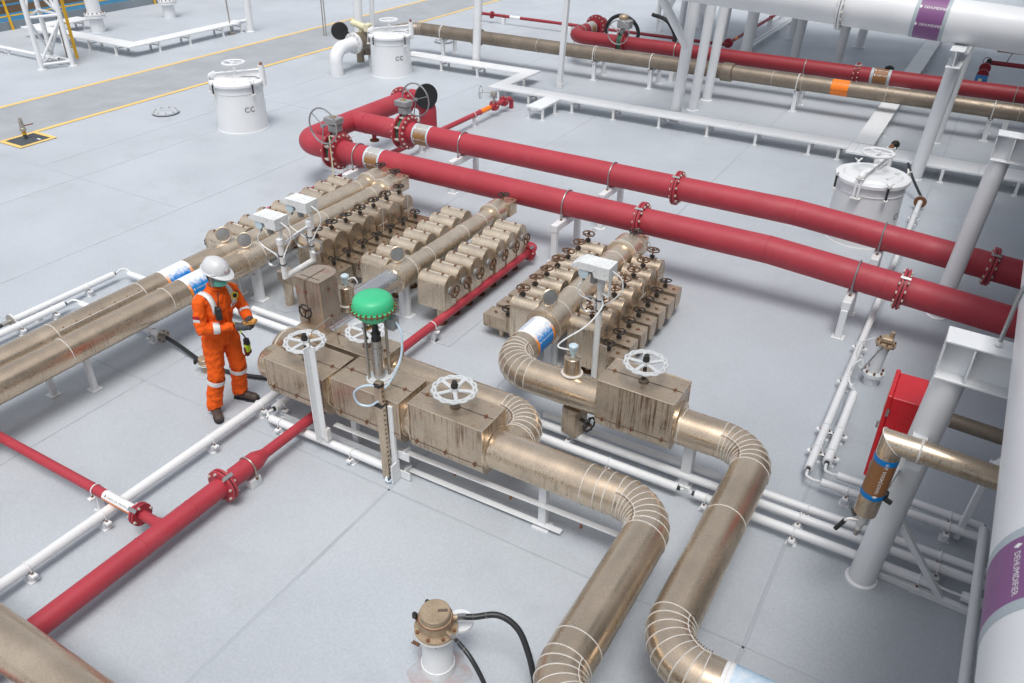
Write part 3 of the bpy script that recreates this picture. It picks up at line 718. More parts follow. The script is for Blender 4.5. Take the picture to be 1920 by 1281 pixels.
# row D: valve boxes and outlet
t = thing('clad_pipe', 'wide clad pipe leaving the valve boxes and bending to the bottom edge', 'pipe', (-2, 4.76, 0))
ZD, YD, XD = .67, 4.76, -1.36
clad_run(t, [(-5.6, YD, ZD), (XD, YD, ZD), (XD, 2.78, ZD), (2.5, 2.78, ZD)], .178, .34, 'clad', bands=[((-2.0, YD, ZD), (1, 0, 0)), ((-1.88, YD, ZD), (1, 0, 0)), ((-1.80, YD, ZD), (1, 0, 0)), ((XD, 3.28, ZD), (0, 1, 0))])
MB().lathe((-5.52, YD, ZD), (-1, 0, 0), [(.178, 0), (.178, .06), (.15, .12), (.06, .14)], 32).build('end_cap', 'clad', t)
t = thing('clad_pipe', 'clad bypass pipe behind the valve boxes with an elbow into the row', 'pipe', (-3.6, 5.3, 0))
clad_run(t, [(-5.7, 5.32, .64), (-2.80, 5.32, .64), (-2.80, 4.80, .66)], .165, .32, 'clad', bands=[((-2.80, 4.97, .66), (0, 1, 0))])
t = thing('clad_pipe', 'short clad pipe coming out of the middle manifold towards the bypass', 'pipe', (-5.7, 6.4, 0))
clad_run(t, [(-5.70, 6.92, HZ), (-5.70, 5.25, HZ)], .14, .2, 'clad_bright')
t = thing('clad_pipe', 'brown clad pipe crossing the bottom left corner', 'pipe', (-4, 1.35, 0))
clad_run(t, [(-9.5, 1.37, .62), (2, 1.37, .62)], .165, .3, 'clad', bands=[((-3.62, 1.37, .62), (1, 0, 0))])
t = thing('pipe_support', 'white bracket under the clad pipe in the bottom left corner', 'pipe support', (-4.1, 1.37, 0))
MB().box((-4.1, 1.37, .22), (.09, .3, .44), .006).build('post', 'white', t)

# ================================================================== VALVE BOXES
def valve_box(x0, x1, yc, wd, zt, label, wheel=None, zb=.43, m='clad_box', wx=.5, seam_y=0.):
    t = thing('valve_box', label, 'valve box', ((x0 + x1) / 2, yc, zb), 'insulated valve boxes')
    prof = [(p[0] + yc, p[1]) for p in ushape(wd, zt, zb, .13)]
    MB().prism(prof, 'x', x0, x1).build('casing', m, t, smooth=30)
    # folded edges
    for y in (yc - wd / 2, yc + wd / 2): MB().bar((x0, y, zt), (x1, y, zt), .014, .007, bev=.002).build('edge_trim', 'clad_new', t)
    for x in (x0, x1):
        MB().bar((x, yc - wd / 2, zt), (x, yc + wd / 2, zt), .012, .007, bev=.002).build('edge_trim', 'clad_new', t)
        for y in (yc - wd / 2, yc + wd / 2): MB().bar((x, y, zb + .13), (x, y, zt), .010, .010, (0, 1, 0)).build('edge_trim', 'clad', t)
    MB().box(((x0 + x1) / 2, yc + seam_y, zt + .0015), (x1 - x0, .007, .004)).build('lid_joint', 'joint', t)
    MB().box(((x0 + x1) / 2, yc - wd / 2 - .001, zb + .145), (x1 - x0, .004, .006)).build('side_joint', 'joint', t)
    for q in (.1, .9): inst('latch', LATCH, t, (x0 + (x1 - x0) * q, yc + seam_y, zt + .003), (0, 0, PI / 2))
    for q in (.1, .5, .9): inst('latch', LATCH, t, (x0 + (x1 - x0) * q, yc - wd / 2 - .002, zb + .145), (PI / 2, PI / 2, 0))
    for x, s in ((x0, -1), (x1, 1)): MB().lathe((x, yc, zb + .24), (s, 0, 0), [(.205, -.005), (.205, .018), (.185, .03)], 32).build('collar', 'clad', t)
    if wheel:
        wc = V((x0 + (x1 - x0) * wx, yc - .02, zt + wheel)); inst('handwheel', BIGWHEEL, t, wc, rotto((.03, -.02, 1), random.uniform(0, 3)))
        MB().cyl((wc.x, wc.y, zt - .01), (wc.x, wc.y, zt + wheel - .01), .012, seg=10).build('stem', 'blackrust', t)
        MB().lathe((wc.x, wc.y, zt), (0, 0, 1), [(.05, 0), (.045, .02), (.02, .024)], 14).build('stem_seal', 'joint', t)
    return t
valve_box(-5.43, -4.68, 4.76, .455, .89, 'brown valve box with grey wheel nearest the worker', .20)
valve_box(-4.59, -3.81, 4.77, .42, .935, 'brown box carrying the green actuator')
valve_box(-3.71, -2.93, 4.77, .39, .97, 'brown box with grey wheel right of the green actuator', .19)
valve_box(-2.40, -1.65, 5.96, .43, 1.0, 'brown valve box with grey wheel on the right hand pipe', .21)
valve_box(-5.17, -4.42, 5.25, .38, .89, 'brown valve box with half hidden grey wheel behind the green actuator', .17, .40, wx=.62)
# tall cabinet with the small black wheel
t = thing('valve_cabinet', 'tall brown cabinet with red smears and a small black wheel', 'cabinet', (-5.6, 5.55, .74))
a_ = [(-5.80, 5.42), (-5.46, 5.42), (-5.46, 5.66)] + [(-5.63 + .17 * math.cos(PI * k / 8), 5.66 + .13 * math.sin(PI * k / 8)) for k in range(1, 8)] + [(-5.80, 5.66)]
MB().prism(a_, 'z', .74, 1.30).build('casing', 'clad_cab', t, smooth=30)
for k, (p, q) in enumerate((((-5.80, 5.42), (-5.46, 5.42)), ((-5.46, 5.42), (-5.46, 5.66)))): MB().bar((*p, 1.30), (*q, 1.30), .012, .007).build('edge_trim', 'clad', t)
MB().bar((-5.46, 5.42, .74), (-5.46, 5.42, 1.30), .010, .010, (1, 0, 0)).build('edge_trim', 'clad', t)
MB().box((-5.63, 5.56, 1.302), (.012, .30, .004)).build('lid_joint', 'joint', t); MB().box((-5.66, 5.418, 1.02), (.006, .004, .5)).build('door_joint', 'joint', t)
MB().box((-5.63, 5.48, 1.302), (.26, .007, .004)).build('lid_joint', 'joint', t)
inst('handwheel', SW_SIDEB, t, (-5.62, 5.34, .96), rotto((.1, -1, .05)))
for z in (.82, 1.15): inst('latch', LATCH, t, (-5.66, 5.416, z), (PI / 2, 0, 0)); inst('latch', LATCH, t, (-5.458, 5.55, z + .03), (PI / 2, 0, PI / 2))
MB().cyl((-5.63, 5.55, .62), (-5.63, 5.55, .76), .10, seg=20).build('neck', 'clad', t)
# rounded box end left of the row
t = thing('clad_drum', 'rounded clad drum end sticking out left of the first valve box', 'pipe', (-5.62, 5.0, .5))
MB().lathe((-5.45, 5.02, .67), (-1, 0, 0), [(.235, 0), (.235, .16), (.20, .22), (.10, .24)], 32).build('drum_shell', 'clad', t)
MB().ring((-5.60, 5.02, .67), (1, 0, 0), .236, .005, 32, 5).build('sealant_bead', 'bead', t)
# vertical drain box under line E
t = thing('drain_pot', 'small upright clad box with black wheel under the right hand pipe', 'valve box', (-2.72, 5.9, .15))
MB().prism([(-2.80, 5.86), (-2.63, 5.80), (-2.58, 5.98), (-2.74, 6.06), (-2.80, 6.0)], 'z', .17, .47).build('casing', 'clad_box', t, smooth=30)
inst('handwheel', SW_SIDEB, t, (-2.50, 5.86, .36), rotto((1, -.35, 0))); MB().cyl((-2.62, 5.9, .36), (-2.5, 5.86, .36), .02, seg=8).build('bonnet', 'blackrust', t)

# ================================================================== GREEN ACTUATOR
bx, by, bz = -4.19, 4.785, .938
t = thing('control_actuator', 'green domed pneumatic actuator standing on the middle valve box', 'actuator', (bx, by, bz))
MB().lathe((bx, by, bz), (0, 0, 1), [(.125, 0), (.125, .018), (.105, .02), (.105, .03), (.06, .032)], 32).build('base_plate', 'grey_paint', t)
MB().cyl((bx, by, bz + .02), (bx, by, bz + .36), .055, seg=24).build('barrel', 'steel', t)
MB().cyl((bx, by, bz + .36), (bx, by, bz + .43), .048, seg=20).build('barrel_cap', 'rod', t)
MB().lathe((bx, by, bz + .43), (0, 0, 1), [(.045, 0), (.048, .02), (.04, .04), (.045, .07), (.03, .10), (.024, .2), (.045, .21), (.05, .30)], 18).build('bellows', 'black', t)
for s in (-1, 1):
    d = V((.62, .78, 0)) * s * .095
    MB().bar(V((bx, by, bz + .02)) + d, V((bx, by, bz + .70)) + d * 1.02, .030, .016, (1, 0, 0), .003).build('yoke_pillar', 'rod', t)
ca = bz + .775
MB().lathe((bx, by, ca), (0, 0, 1), [(.03, -.13), (.10, -.122), (.155, -.075), (.172, -.03), (.178, -.008), (.205, -.008), (.205, 0)], 40).build('lower_case', 'green', t)
MB().lathe((bx, by, ca), (0, 0, 1), [(.205, 0), (.205, .008), (.186, .010), (.184, .045), (.172, .085), (.15, .108), (.10, .122), (.03, .127)], 40).build('upper_case', 'green', t)
mb = MB()
for k in range(26):
    a = 2 * PI * k / 26; p = V((bx + .200 * math.cos(a), by + .200 * math.sin(a), ca)); mb.cyl(p - V((0, 0, .02)), p + V((0, 0, .022)), .010, seg=6)
mb.build('rim_bolts', 'rustm', t, kind='stuff')
MB().ring((bx, by, ca), (0, 0, 1), .206, .006, 40, 5).build('rim_edge', 'rustm', t)
mb = MB()
for a in (2.2, 4.1, .3): p = V((bx + .2 * math.cos(a), by + .2 * math.sin(a), ca)); mb.cyl(p, p + V((0, 0, .06)), .005, seg=6)
mb.build('long_bolts', 'rustm', t); MB().sphere((bx - .05, by - .07, ca + .117), .010, 8, 6, (1, 1, .6)).build('vent_plug', 'print_white', t)
MB().box((bx + .12, by + .10, bz + .60), (.09, .09, .13), .01).build('positioner', 'gear_grey', t); MB().box((bx - .13, by + .08, bz + .58), (.10, .07, .12), .01).build('regulator', 'cream', t); MB().cyl((bx - .13, by + .02, bz + .55), (bx - .13, by - .01, bz + .55), .03, seg=14).build('gauge', 'print_white', t)
MB().cyl((bx - .1, by - .02, bz + .52), (bx - .1, by + .1, bz + .5), .018, seg=8).build('fitting', 'brass', t)
MB().tube(spline([(bx + .16, by + .1, bz + .62), (bx + .23, by + .08, bz + .52), (bx + .25, by + .02, bz + .30), (bx + .20, by - .08, bz + .10), (bx + .16, by - .16, bz + .02), (bx + .16, by - .25, bz - .1)], 8), .010, 8).build('air_hose', 'cable_blue', t)
MB().tube(spline([(bx + .16, by + .12, bz + .60), (bx + .22, by + .1, bz + .48), (bx + .235, by + .03, bz + .30), (bx + .19, by - .08, bz + .12)], 8), .005, 6).build('signal_cable', 'cable', t)

# ================================================================== RACK IN FRONT OF THE VALVE ROW
t = thing('cable_ladder', 'upright brown slotted cable channel in front of the actuator box', 'cable tray', (-3.97, 4.50, 0))
MB().box((-3.97, 4.515, .60), (.075, .055, 1.10), .004).build('channel', 'clad', t)
me = MB().box((0, 0, 0), (.004, .022, .008)).mesh('slot', 'black')
for k in range(20): inst('slot', me, t, (-3.931, 4.51, .10 + k * .053))
for z in (1.12, .9): MB().box((-3.97, 4.50, z), (.085, .07, .025), .004).build('clamp', 'black', t)
MB().tube(spline([(-3.98, 4.48, 1.12), (-4.07, 4.42, 1.12), (-4.17, 4.40, 1.02), (-4.15, 4.42, .90), (-4.06, 4.46, .88), (-3.97, 4.48, .95)], 8), .010, 8).build('hose_loop', 'cable_blue', t)
MB().tube(spline([(-3.96, 4.49, .06), (-3.93, 4.46, .0 + .03), (-3.90, 4.48, .05), (-3.89, 4.52, .10)], 6), .008, 6).build('hose_tail', 'cable_blue', t)
def angle(p0, p1, s=.065, th=.009, n=(1, 0, 0), q=(0, -1, 0), mb=None):
    mb = mb or MB(); p0, p1 = V(p0), V(p1); n, q = V(n), V(q)
    mb.bar(p0 + n * s / 2, p1 + n * s / 2, s, th, q); mb.bar(p0 + q * (s / 2 + th / 2), p1 + q * (s / 2 + th / 2), s, th, n); return mb
t = thing('angle_post', 'white angle iron post standing between the two left valve boxes', 'post', (-4.70, 4.50, .18))
angle((-4.76, 4.50, .20), (-4.76, 4.50, 1.27), .07, n=(1, 0, 0), q=(0, -1, 0)).build('post', 'white', t)
MB().tube(fil([(-4.74, 4.5, 1.24), (-4.74, 4.5, 1.40), (-4.78, 4.86, 1.40), (-4.78, 4.92, 1.05)], .05, 5), .006, 7).build('wire_guard', 'rod', t)
MB().box((-4.70, 4.52, .25), (.05, .05, .14)).build('lug', 'white_dirty', t)
t = thing('pipe_rack', 'white low rack of flat beams running in front of the valve boxes', 'rack', (-2.9, 4.7, 0))
MB().bar((-4.72, 4.66, .27), (-1.60, 4.72, .29), .06, .012, bev=.002).build('upper_beam', 'white', t)
MB().bar((-3.90, 4.70, .045), (-2.20, 4.72, .045), .06, .012, bev=.002).build('lower_beam', 'white', t)
MB().bar((-3.90, 4.56, .02), (-3.90, 4.56, .88), .05, .035, (0, 1, 0), .004).build('post', 'white', t); MB().box((-3.88, 4.53, .12), (.012, .12, .22)).build('gusset', 'white', t)
for z in (.29, .055): MB().box((-3.84, 4.60, z), (.16, .012, .09)).build('bracket', 'white', t); MB().box((-3.84, 4.66, z), (.012, .12, .07)).build('bracket', 'white', t)
MB().box((-2.40, 4.75, .24), (.075, .075, .48), .005).build('post', 'white', t); MB().box((-2.40, 4.74, .005), (.16, .14, .010)).build('foot_plate', 'white', t)
MB().box((-4.58, 4.80, .22), (.07, .06, .44), .005).build('post', 'white', t)
mb = MB(); [mb.cyl((x, 4.68, .262), (x, 4.68, .235), .015, seg=8) for x in (-4.5, -4.0, -3.3, -2.7, -2.0)]; mb.build('bolts', 'rustm', t, kind='stuff')
t = thing('pipe_support', 'white square post under the right hand clad pipe next to its box', 'pipe support', (-1.48, 5.95, 0))
MB().box((-1.50, 5.95, .235), (.10, .10, .47), .006).build('post', 'white', t); MB().box((-1.50, 5.95, .006), (.16, .16, .012)).build('foot_plate', 'white', t)

# ================================================================== WEATHER HOOD TRANSMITTERS
def hood_unit(px, py, z0, zt, label, hood_c, cyl_on_left=True, loops=2, foot=False, rusty=False):
    """white hood over a transmitter, carried on a bracket arm from a post at px,py"""
    t = thing('hooded_transmitter', label, 'transmitter', (px, py, z0), 'white hooded transmitters')
    hc = V(hood_c)
    MB().tube([(px, py, z0), (px, py, zt)], .034, 16).build('post', 'white_dirty', t)
    MB().lathe((px, py, zt), (0, 0, 1), [(.042, -.06), (.042, .01), (.03, .02), (.012, .035)], 14).build('post_cap', 'white', t)
    # bracket: vertical flat plate right of the hood + foot
    bxp = hc.x + .20
    MB().box((bxp, hc.y - .02, hc.z - .14), (.012, .055, .36), .003).build('bracket_plate', 'white_rusty' if rusty else 'white_dirty', t)
    MB().bar((bxp, hc.y - .02, hc.z - .31), (px, py, zt - .10), .05, .012, bev=.002).build('bracket_arm', 'white_rusty' if rusty else 'white_dirty', t)
    # hood: sloped box, open below
    R = Matrix.Rotation(math.radians(4), 3, 'Y')
    h = MB(); L, W = .43, .21
    prof = [(-L / 2, -.03), (-L / 2 + .01, .005), (-L / 2 + .09, .045), (L / 2, .045), (L / 2, -.09), (L / 2 - .16, -.09), (L / 2 - .18, -.035)]
    h.prism([(q[0] + hc.x, q[1] + hc.z) for q in prof], 'y', hc.y - W / 2, hc.y + W / 2); h.build('hood', 'hood_white', t, smooth=0)
    x = hc.x - .07; g = MB(); g.cyl((x, hc.y - .085, hc.z - .075), (x, hc.y + .06, hc.z - .075), .052, seg=20); g.cyl((x, hc.y - .097, hc.z - .075), (x, hc.y - .083, hc.z - .075), .057, seg=20); g.build('transmitter_body', 'lightblue', t)
    MB().cyl((x + .08, hc.y, hc.z - .2), (x + .08, hc.y, hc.z - .08), .038, seg=14).build('sensor_block', 'gear_grey', t)
    MB().cyl((x - .01, hc.y - .06, hc.z - .17), (x - .0, hc.y - .05, hc.z - .115), .015, seg=10).build('cable_gland', 'gear_grey', t)
    MB().tube(spline([(x - .01, hc.y - .06, hc.z - .17), (x - .05, hc.y - .09, hc.z - .24), (x - .03, hc.y - .08, hc.z - .34), (px - .06, py - .04, hc.z - .42), (px - .04, py - .02, hc.z - .5)], 8), .008, 7).build('cable', 'cable', t)
    MB().tube(spline([(bxp + .02, hc.y - .02, hc.z - .01), (bxp + .11, hc.y, hc.z - .08), (bxp + .13, hc.y, hc.z - .2), (bxp + .06, hc.y - .01, hc.z - .32), (px + .05, py - .03, hc.z - .45)], 8), .008, 7).build('cable', 'cable', t)
    for k in range(loops):
        mb = MB(); cc = V((px + (-.10 if k % 2 == 0 else .12), py - .055, zt - .26 - .03 * k))
        for j in range(2): mb.ring(cc + V((0, j * .012, j * .006)), (.25, -1, .2), .085, .0062, 30, 6)
        mb.build('coiled_tube', 'galv', t)
    for z in (zt - .2, zt - .32): MB().ring((px, py, z), (0, 0, 1), .037, .007, 20, 5).build('cable_tie', 'black', t)
    return t
t = hood_unit(-2.92, 6.87, 0, 1.36, 'white hood on a post in front of the right manifold', (-3.0, 6.84, 1.56), loops=1, rusty=True)
MB().bar((-2.92, 6.87, .0), (-2.92, 6.87, .95), .06, .012, (1, 0, 0)).build('flat_post', 'white', t); MB().box((-2.86, 6.90, .30), (.10, .02, .60)).build('cable_channel', 'clad', t)
t = hood_unit(-6.74, 6.16, .68, 1.19, 'white hood nearest the worker, with rust run on its bracket', (-6.92, 6.20, 1.42), loops=1, rusty=True)
t = hood_unit(-6.76, 6.68, .68, 1.22, 'white hood behind the one nearest the worker', (-6.92, 6.72, 1.44), loops=2)
MB().tube([(-6.74, 6.16, .70), (-6.76, 6.68, .70)], .034, 16).build('frame_tube', 'white_dirty', t)
MB().tube([(-6.75, 6.4, 1.15), (-6.76, 6.66, 1.17)], .012, 8).build('tie_bar', 'white', t); MB().bar((-6.75, 6.18, 1.10), (-6.77, 6.66, 1.15), .012, .045, bev=.002).build('tie_plate', 'white', t)
t = thing('clad_stub', 'vertical clad stub on a round deck pad below the two white hoods', 'pipe', (-7.15, 6.56, 0))
MB().cyl((-7.15, 6.56, .0), (-7.15, 6.56, .5), .062, seg=20).build('stub', 'clad', t); MB().lathe((-7.15, 6.56, 0), (0, 0, 1), [(.21, 0), (.21, .008), (.2, .010)], 28).build('deck_pad', 'deck', t)
MB().box((-6.98, 6.52, .46), (.42, .16, .16), .01).build('box_arm', 'clad', t)
MB().cyl((-6.80, 6.42, .36), (-6.75, 6.42, .70), .03, seg=12).build('riser', 'white_dirty', t)

t = thing('deck_doubler', 'thin raised deck plate under the middle manifold', 'deck plate', (-5.7, 8.1, 0))
MB().box((-5.65, 8.15, .004), (1.72, 2.75, .008), .003).build('plate', 'deck', t)
# ================================================================== SLIM RED PIPES
def clampblock(t, x, y, r, z, ax='y', m='white'):
    """small white shoe with U-bolt carrying a slim pipe"""
    zt = z - r - .003
    if ax == 'y':
        MB().box((x, y, zt - .012), (r * 2 + .09, .05, .024), .003).build('clamp_plate', m, t); MB().box((x + .01, y, (zt - .024) / 2), (.055, .06, max(.01, zt - .024)), .003).build('clamp_foot', m, t)
        MB().box((x + .01, y, .004), (.10, .09, .008)).build('clamp_pad', m, t); ubolt(t, (x, y, z), (0, 1, 0), r, zt, m, .006)
    else:
        MB().box((x, y, zt - .012), (.05, r * 2 + .09, .024), .003).build('clamp_plate', m, t); MB().box((x, y - .01, (zt - .024) / 2), (.06, .055, max(.01, zt - .024)), .003).build('clamp_foot', m, t)
        MB().box((x, y - .01, .004), (.09, .10, .008)).build('clamp_pad', m, t); ubolt(t, (x, y, z), (1, 0, 0), r, zt, m, .006)
t = thing('red_line', 'slim red pipe from the middle manifold swelling to a thick one at lower left', 'pipe', (-5.05, 5, 0))
z = .21
MB().tube(fil([(-5.22, 9.38, z), (-5.05, 9.38, z), (-5.05, 3.98, z)], .12, 8), .053, 28).build('slim_pipe', 'red', t)
MB().lathe((-5.05, 4.02, z), (0, -1, 0), [(.053, 0), (.058, .02), (.086, .10), (.092, .13)], 32).build('reducer', 'red', t)
MB().cyl((-5.05, 3.90, z + .0), (-5.05, -1.5, z), .092, seg=36).build('thick_pipe', 'red', t)
flange(t, (-5.05, 3.50, z), (0, 1, 0), .165, .024, 8, br=.012)
flange(t, (-5.05, 9.16, z), (0, 1, 0), .115, .018, 4, br=.010)
for y in (3.14, 2.62): MB().ring((-5.05, y, z), (0, 1, 0), .0925, .003, 36, 5).build('weld_bead', 'red', t)
for y in (6.80,): clampblock(t, -5.05, y, .053, z)
MB().box((-5.03, 3.80, .05), (.13, .13, .1), .006).build('clamp_foot', 'white', t); ubolt(t, (-5.05, 3.80, z), (0, 1, 0), .092, .10, 'rod', .008)
t = thing('red_branch', 'slim red branch pipe with white and orange label joining the thick one', 'pipe', (-6.5, 2.86, 0))
z2 = .225
MB().cyl((-12, 2.86, z2), (-5.05, 2.86, z2), .047, seg=28).build('pipe_wall', 'red', t)
flange(t, (-5.37, 2.86, z2), (1, 0, 0), .105, .02, 4, br=.012)
MB().lathe((-5.18, 2.86, z2), (1, 0, 0), [(.047, 0), (.055, .04), (.07, .09)], 24).build('saddle', 'red', t)
sleeve(t, (-5.83, 2.86, z2), (-5.46, 2.86, z2), .0485, 'print_white')
mb = MB(); n_ = 12; vv = []
for xx in (-5.83, -5.46):
    for k in range(n_ + 1):
        a = math.radians(172 + 85 * k / n_); vv.append((xx, 2.86 + .0492 * math.cos(a), z2 + .0492 * math.sin(a)))
mb.add(vv, [(k, k + 1, n_ + 2 + k, n_ + 1 + k) for k in range(n_)]); mb.build('label_stripe', 'orange_band', t)
lettering(t, '\u2666 CARGO OIL WASHING', .026, 'print_black', on_cyl((-5.645, 2.86, z2), (1, 0, 0), .0495, 2.35, -1))
clampblock(t, -5.97, 2.86, .047, z2, 'x')
t = thing('red_line', 'slim red pipe with orange label and small valve behind the red cross pipe', 'pipe', (-9.22, 13.5, 0))
z = .24
MB().tube(fil([(-9.20, 8.1, z), (-9.20, 15.75, z), (-9.20, 15.75, 0)], .12, 7), .05, 24).build('pipe_wall', 'red', t)
MB().lathe((-9.20, 15.75, 0), (0, 0, 1), [(.22, 0), (.22, .008), (.21, .01)], 28).build('deck_pad', 'deck', t)
for y in (15.02, 15.42): flange(t, (-9.20, y, z), (0, 1, 0), .115, .018, 4, br=.011)
band_inst(t, (-9.20, 14.45, z), (-9.20, 14.83, z), .0515, 'orange_band'); MB().ring((-9.20, 14.44, z), (0, 1, 0), .052, .008, 24, 5).build('clamp_ring', 'red', t)
for y in (12.3, 14.2): clampblock(t, -9.20, y, .05, z)
g = MB(); g.cyl((-9.20, 15.0, z), (-9.20, 15.0, z + .22), .025, seg=10); g.box((-9.20, 15.0, z + .26), (.12, .10, .09), .01); g.build('valve_top', 'rod', t)
g = MB(); wc = V((-9.42, 14.82, z + .30)); g.ring(wc, (1, .3, 0), .13, .008, 28, 6); g.cyl(wc, (-9.20, 15.0, z + .28), .008, seg=6); [g.cyl(wc, wc + V((-.06 * math.sin(a), .12 * math.sin(a + 1.2) * 1, .12 * math.cos(a))), .005, seg=5) for a in (0, 2.1, 4.2)]; g.build('handwheel', 'galv', t)

# ================================================================== WHITE CONDUITS AND SLIM WHITE PIPES
def conduit(label, pts, r=.042, clamps=(), m='white', ends=(), group=None, fr=.05):
    t = thing('white_pipe', label, 'pipe', ((V(pts[0]) + V(pts[-1])) / 2).xy.to_3d(), group)
    MB().tube(fil(pts, fr, 5), r, 20).build('pipe_wall', m, t)
    for (x, y, ax) in clamps: clampblock(t, x, y, r, pts[0][2], ax)
    for (p, d) in ends:   # cable entry: black gland and short tail
        p, d = V(p), V(d).normalized()
        MB().cyl(p - d * .01, p + d * .028, r * .55, seg=12).build('end_seal', 'black', t); MB().cyl(p + d * .02, p + d * .06, r * .35, seg=8).build('cable_tail', 'cable', t)
    return t
def jumper(t, pts, r=.014): MB().tube(spline(pts, 8), r, 8).build('cable_jumper', 'cable', t)
zc_ = .14
conduit('long white pipe running from the valve boxes past the worker to the left edge', [(-5.74, 6.0, zc_), (-5.74, -1.5, zc_)], .047, [(-5.74, 3.95, 'y'), (-5.74, 2.72, 'y'), (-5.74, 2.02, 'y'), (-5.74, 4.62, 'y')])
t = conduit('short white pipe beside the long one, entering under the first valve box', [(-5.56, 6.0, zc_), (-5.56, 4.66, zc_)], .047, [(-5.56, 4.75, 'y')], ends=[((-5.56, 4.66, zc_), (0, -1, 0))])
jumper(t, [(-5.56, 4.62, zc_), (-5.56, 4.56, zc_), (-5.50, 4.535, .12)])
t = conduit('white pipe along the deck in front of the valve boxes, ending at the slotted channel', [(-5.50, 4.54, .11), (-4.03, 4.555, .11)], .042, [(-5.36, 4.54, 'x'), (-4.42, 4.55, 'x')], ends=[((-4.03, 4.555, .11), (1, 0, 0)), ((-5.50, 4.54, .11), (-1, 0, 0))])
jumper(t, [(-4.0, 4.555, .11), (-3.96, 4.53, .10), (-3.96, 4.47, .04), (-3.92, 4.46, .03)], .007)
MB().bar((-5.5, 4.72, .03), (-4.0, 4.74, .03), .008, .06).build('deck_flat', 'white', t)
g1 = 'paired conduits right of the worker'
conduit('farther of two white pipes passing behind the worker hands towards the tall cabinet', [(-7.3, 6.07, .13), (-5.75, 6.07, .13)], .042, [(-6.35, 6.07, 'x')], group=g1)
conduit('nearer of two white pipes passing behind the worker hands towards the tall cabinet', [(-7.3, 5.91, .13), (-5.75, 5.91, .13)], .042, [(-6.55, 5.91, 'x'), (-6.0, 5.91, 'x')], group=g1)
# left group
zc_ = .13
t = conduit('white pipe at the left, farther one of the pair beyond the clad pipes', [(-9.60, 4.33, zc_), (-9.60, 5.76, zc_)], .042, [(-9.60, 5.35, 'y'), (-9.60, 4.60, 'y')], ends=[((-9.60, 5.76, zc_), (0, 1, 0))])
MB().lathe((-9.60, 4.33, zc_), (0, -1, 0), [(.085, 0), (.085, .018)], 20).build('end_flange', 'white_dirty', t); MB().lathe((-9.60, 4.31, zc_), (0, -1, 0), [(.085, 0), (.085, .015), (.03, .02), (.026, .12)], 20).build('end_flange', 'rod', t); MB().tube(spline([(-9.60, 4.2, zc_), (-9.62, 3.9, .09), (-9.68, 3.3, .035)], 8), .024, 10).build('hose', 'rubber', t)
jumper(t, [(-9.60, 5.80, zc_), (-9.56, 5.87, .17), (-9.48, 5.90, .17), (-9.42, 5.885, zc_)])
conduit('white pipe leading from the far left corner under the clad pair', [(-9.43, 5.88, zc_), (-7.2, 5.92, zc_)], .042, [], ends=[((-9.43, 5.88, zc_), (-1, 0, 0))])
t = conduit('white pipe at the left, nearer one of the pair beyond the clad pipes', [(-9.42, 1.0, zc_), (-9.42, 4.90, zc_)], .042, [(-9.42, 4.75, 'y'), (-9.42, 4.30, 'y')], ends=[((-9.42, 4.90, zc_), (0, 1, 0))])
jumper(t, [(-9.42, 4.93, zc_), (-9.38, 4.99, .16), (-9.30, 5.02, .16), (-9.24, 5.02, zc_)])
t = conduit('white pipe passing under the clad pair to a bolted flange beside the worker', [(-9.25, 5.02, zc_), (-7.76, 5.035, zc_)], .042, [(-8.98, 5.02, 'x'), (-7.92, 5.03, 'x')], ends=[((-9.25, 5.02, zc_), (-1, 0, 0))])
MB().lathe((-7.76, 5.035, zc_), (1, 0, 0), [(.085, 0), (.085, .018)], 20).build('end_flange', 'white_dirty', t); MB().lathe((-7.74, 5.035, zc_), (1, 0, 0), [(.085, 0), (.085, .014), (.03, .018), (.026, .07)], 20).build('end_flange', 'rod', t)
b_ = MB(); bolts(b_, (-7.726, 5.035, zc_), (1, 0, 0), .066, 6, .010, .014); b_.build('bolts', 'bolt_rust', t, kind='stuff')
t = thing('deck_hose', 'black hose sagging from the white flange to behind the worker', 'hose', (-7.2, 5.0, 0))
tag(t, 'black hose sagging from the white flange to behind the worker', 'hose'); MB().tube(spline([(-7.68, 5.035, .13), (-7.45, 5.02, .10), (-7.15, 4.99, .05), (-6.9, 4.97, .032), (-6.5, 5.02, .030), (-6.1, 5.15, .03)], 8), .025, 12).build('hose_wall', 'rubber', t)
conduit('white pipe alongside the rear left manifold', [(-8.86, 6.15, .13), (-8.86, 9.2, .13)], .042, [(-8.86, 6.6, 'y')], ends=[((-8.86, 6.15, .13), (0, -1, 0))])
# right group: three along X under the clad pipes
g3 = 'white pipes crossing under the clad legs'
zc_ = .12
conduit('rearmost of three white pipes crossing under the two clad legs', [(-3.1, 6.06, zc_), (1.3, 6.06, zc_)], .038, [(-.38, 6.06, 'x'), (.72, 6.06, 'x')], group=g3)
conduit('middle of three white pipes crossing under the two clad legs', [(-3.1, 5.91, zc_), (1.3, 5.91, zc_)], .041, [(-2.72, 5.91, 'x'), (-.42, 5.91, 'x'), (.72, 5.90, 'x')], group=g3)
t = conduit('frontmost of three white pipes crossing under the two clad legs', [(-1.33, 5.715, zc_), (.70, 5.695, zc_)], .041, [(-1.22, 5.712, 'x'), (-.42, 5.705, 'x'), (.6, 5.698, 'x')], ends=[((-1.33, 5.715, zc_), (-1, 0, 0)), ((.70, 5.695, zc_), (1, 0, 0))], group=g3)
jumper(t, [(.74, 5.695, zc_), (.82, 5.69, .12), (.92, 5.69, .12)], .010); jumper(t, [(-1.36, 5.715, zc_), (-1.42, 5.715, .16), (-1.50, 5.73, .12)], .010)
conduit('short white pipe end beyond the frontmost crossing pipe at right', [(.92, 5.69, zc_), (1.6, 5.69, zc_)], .041)
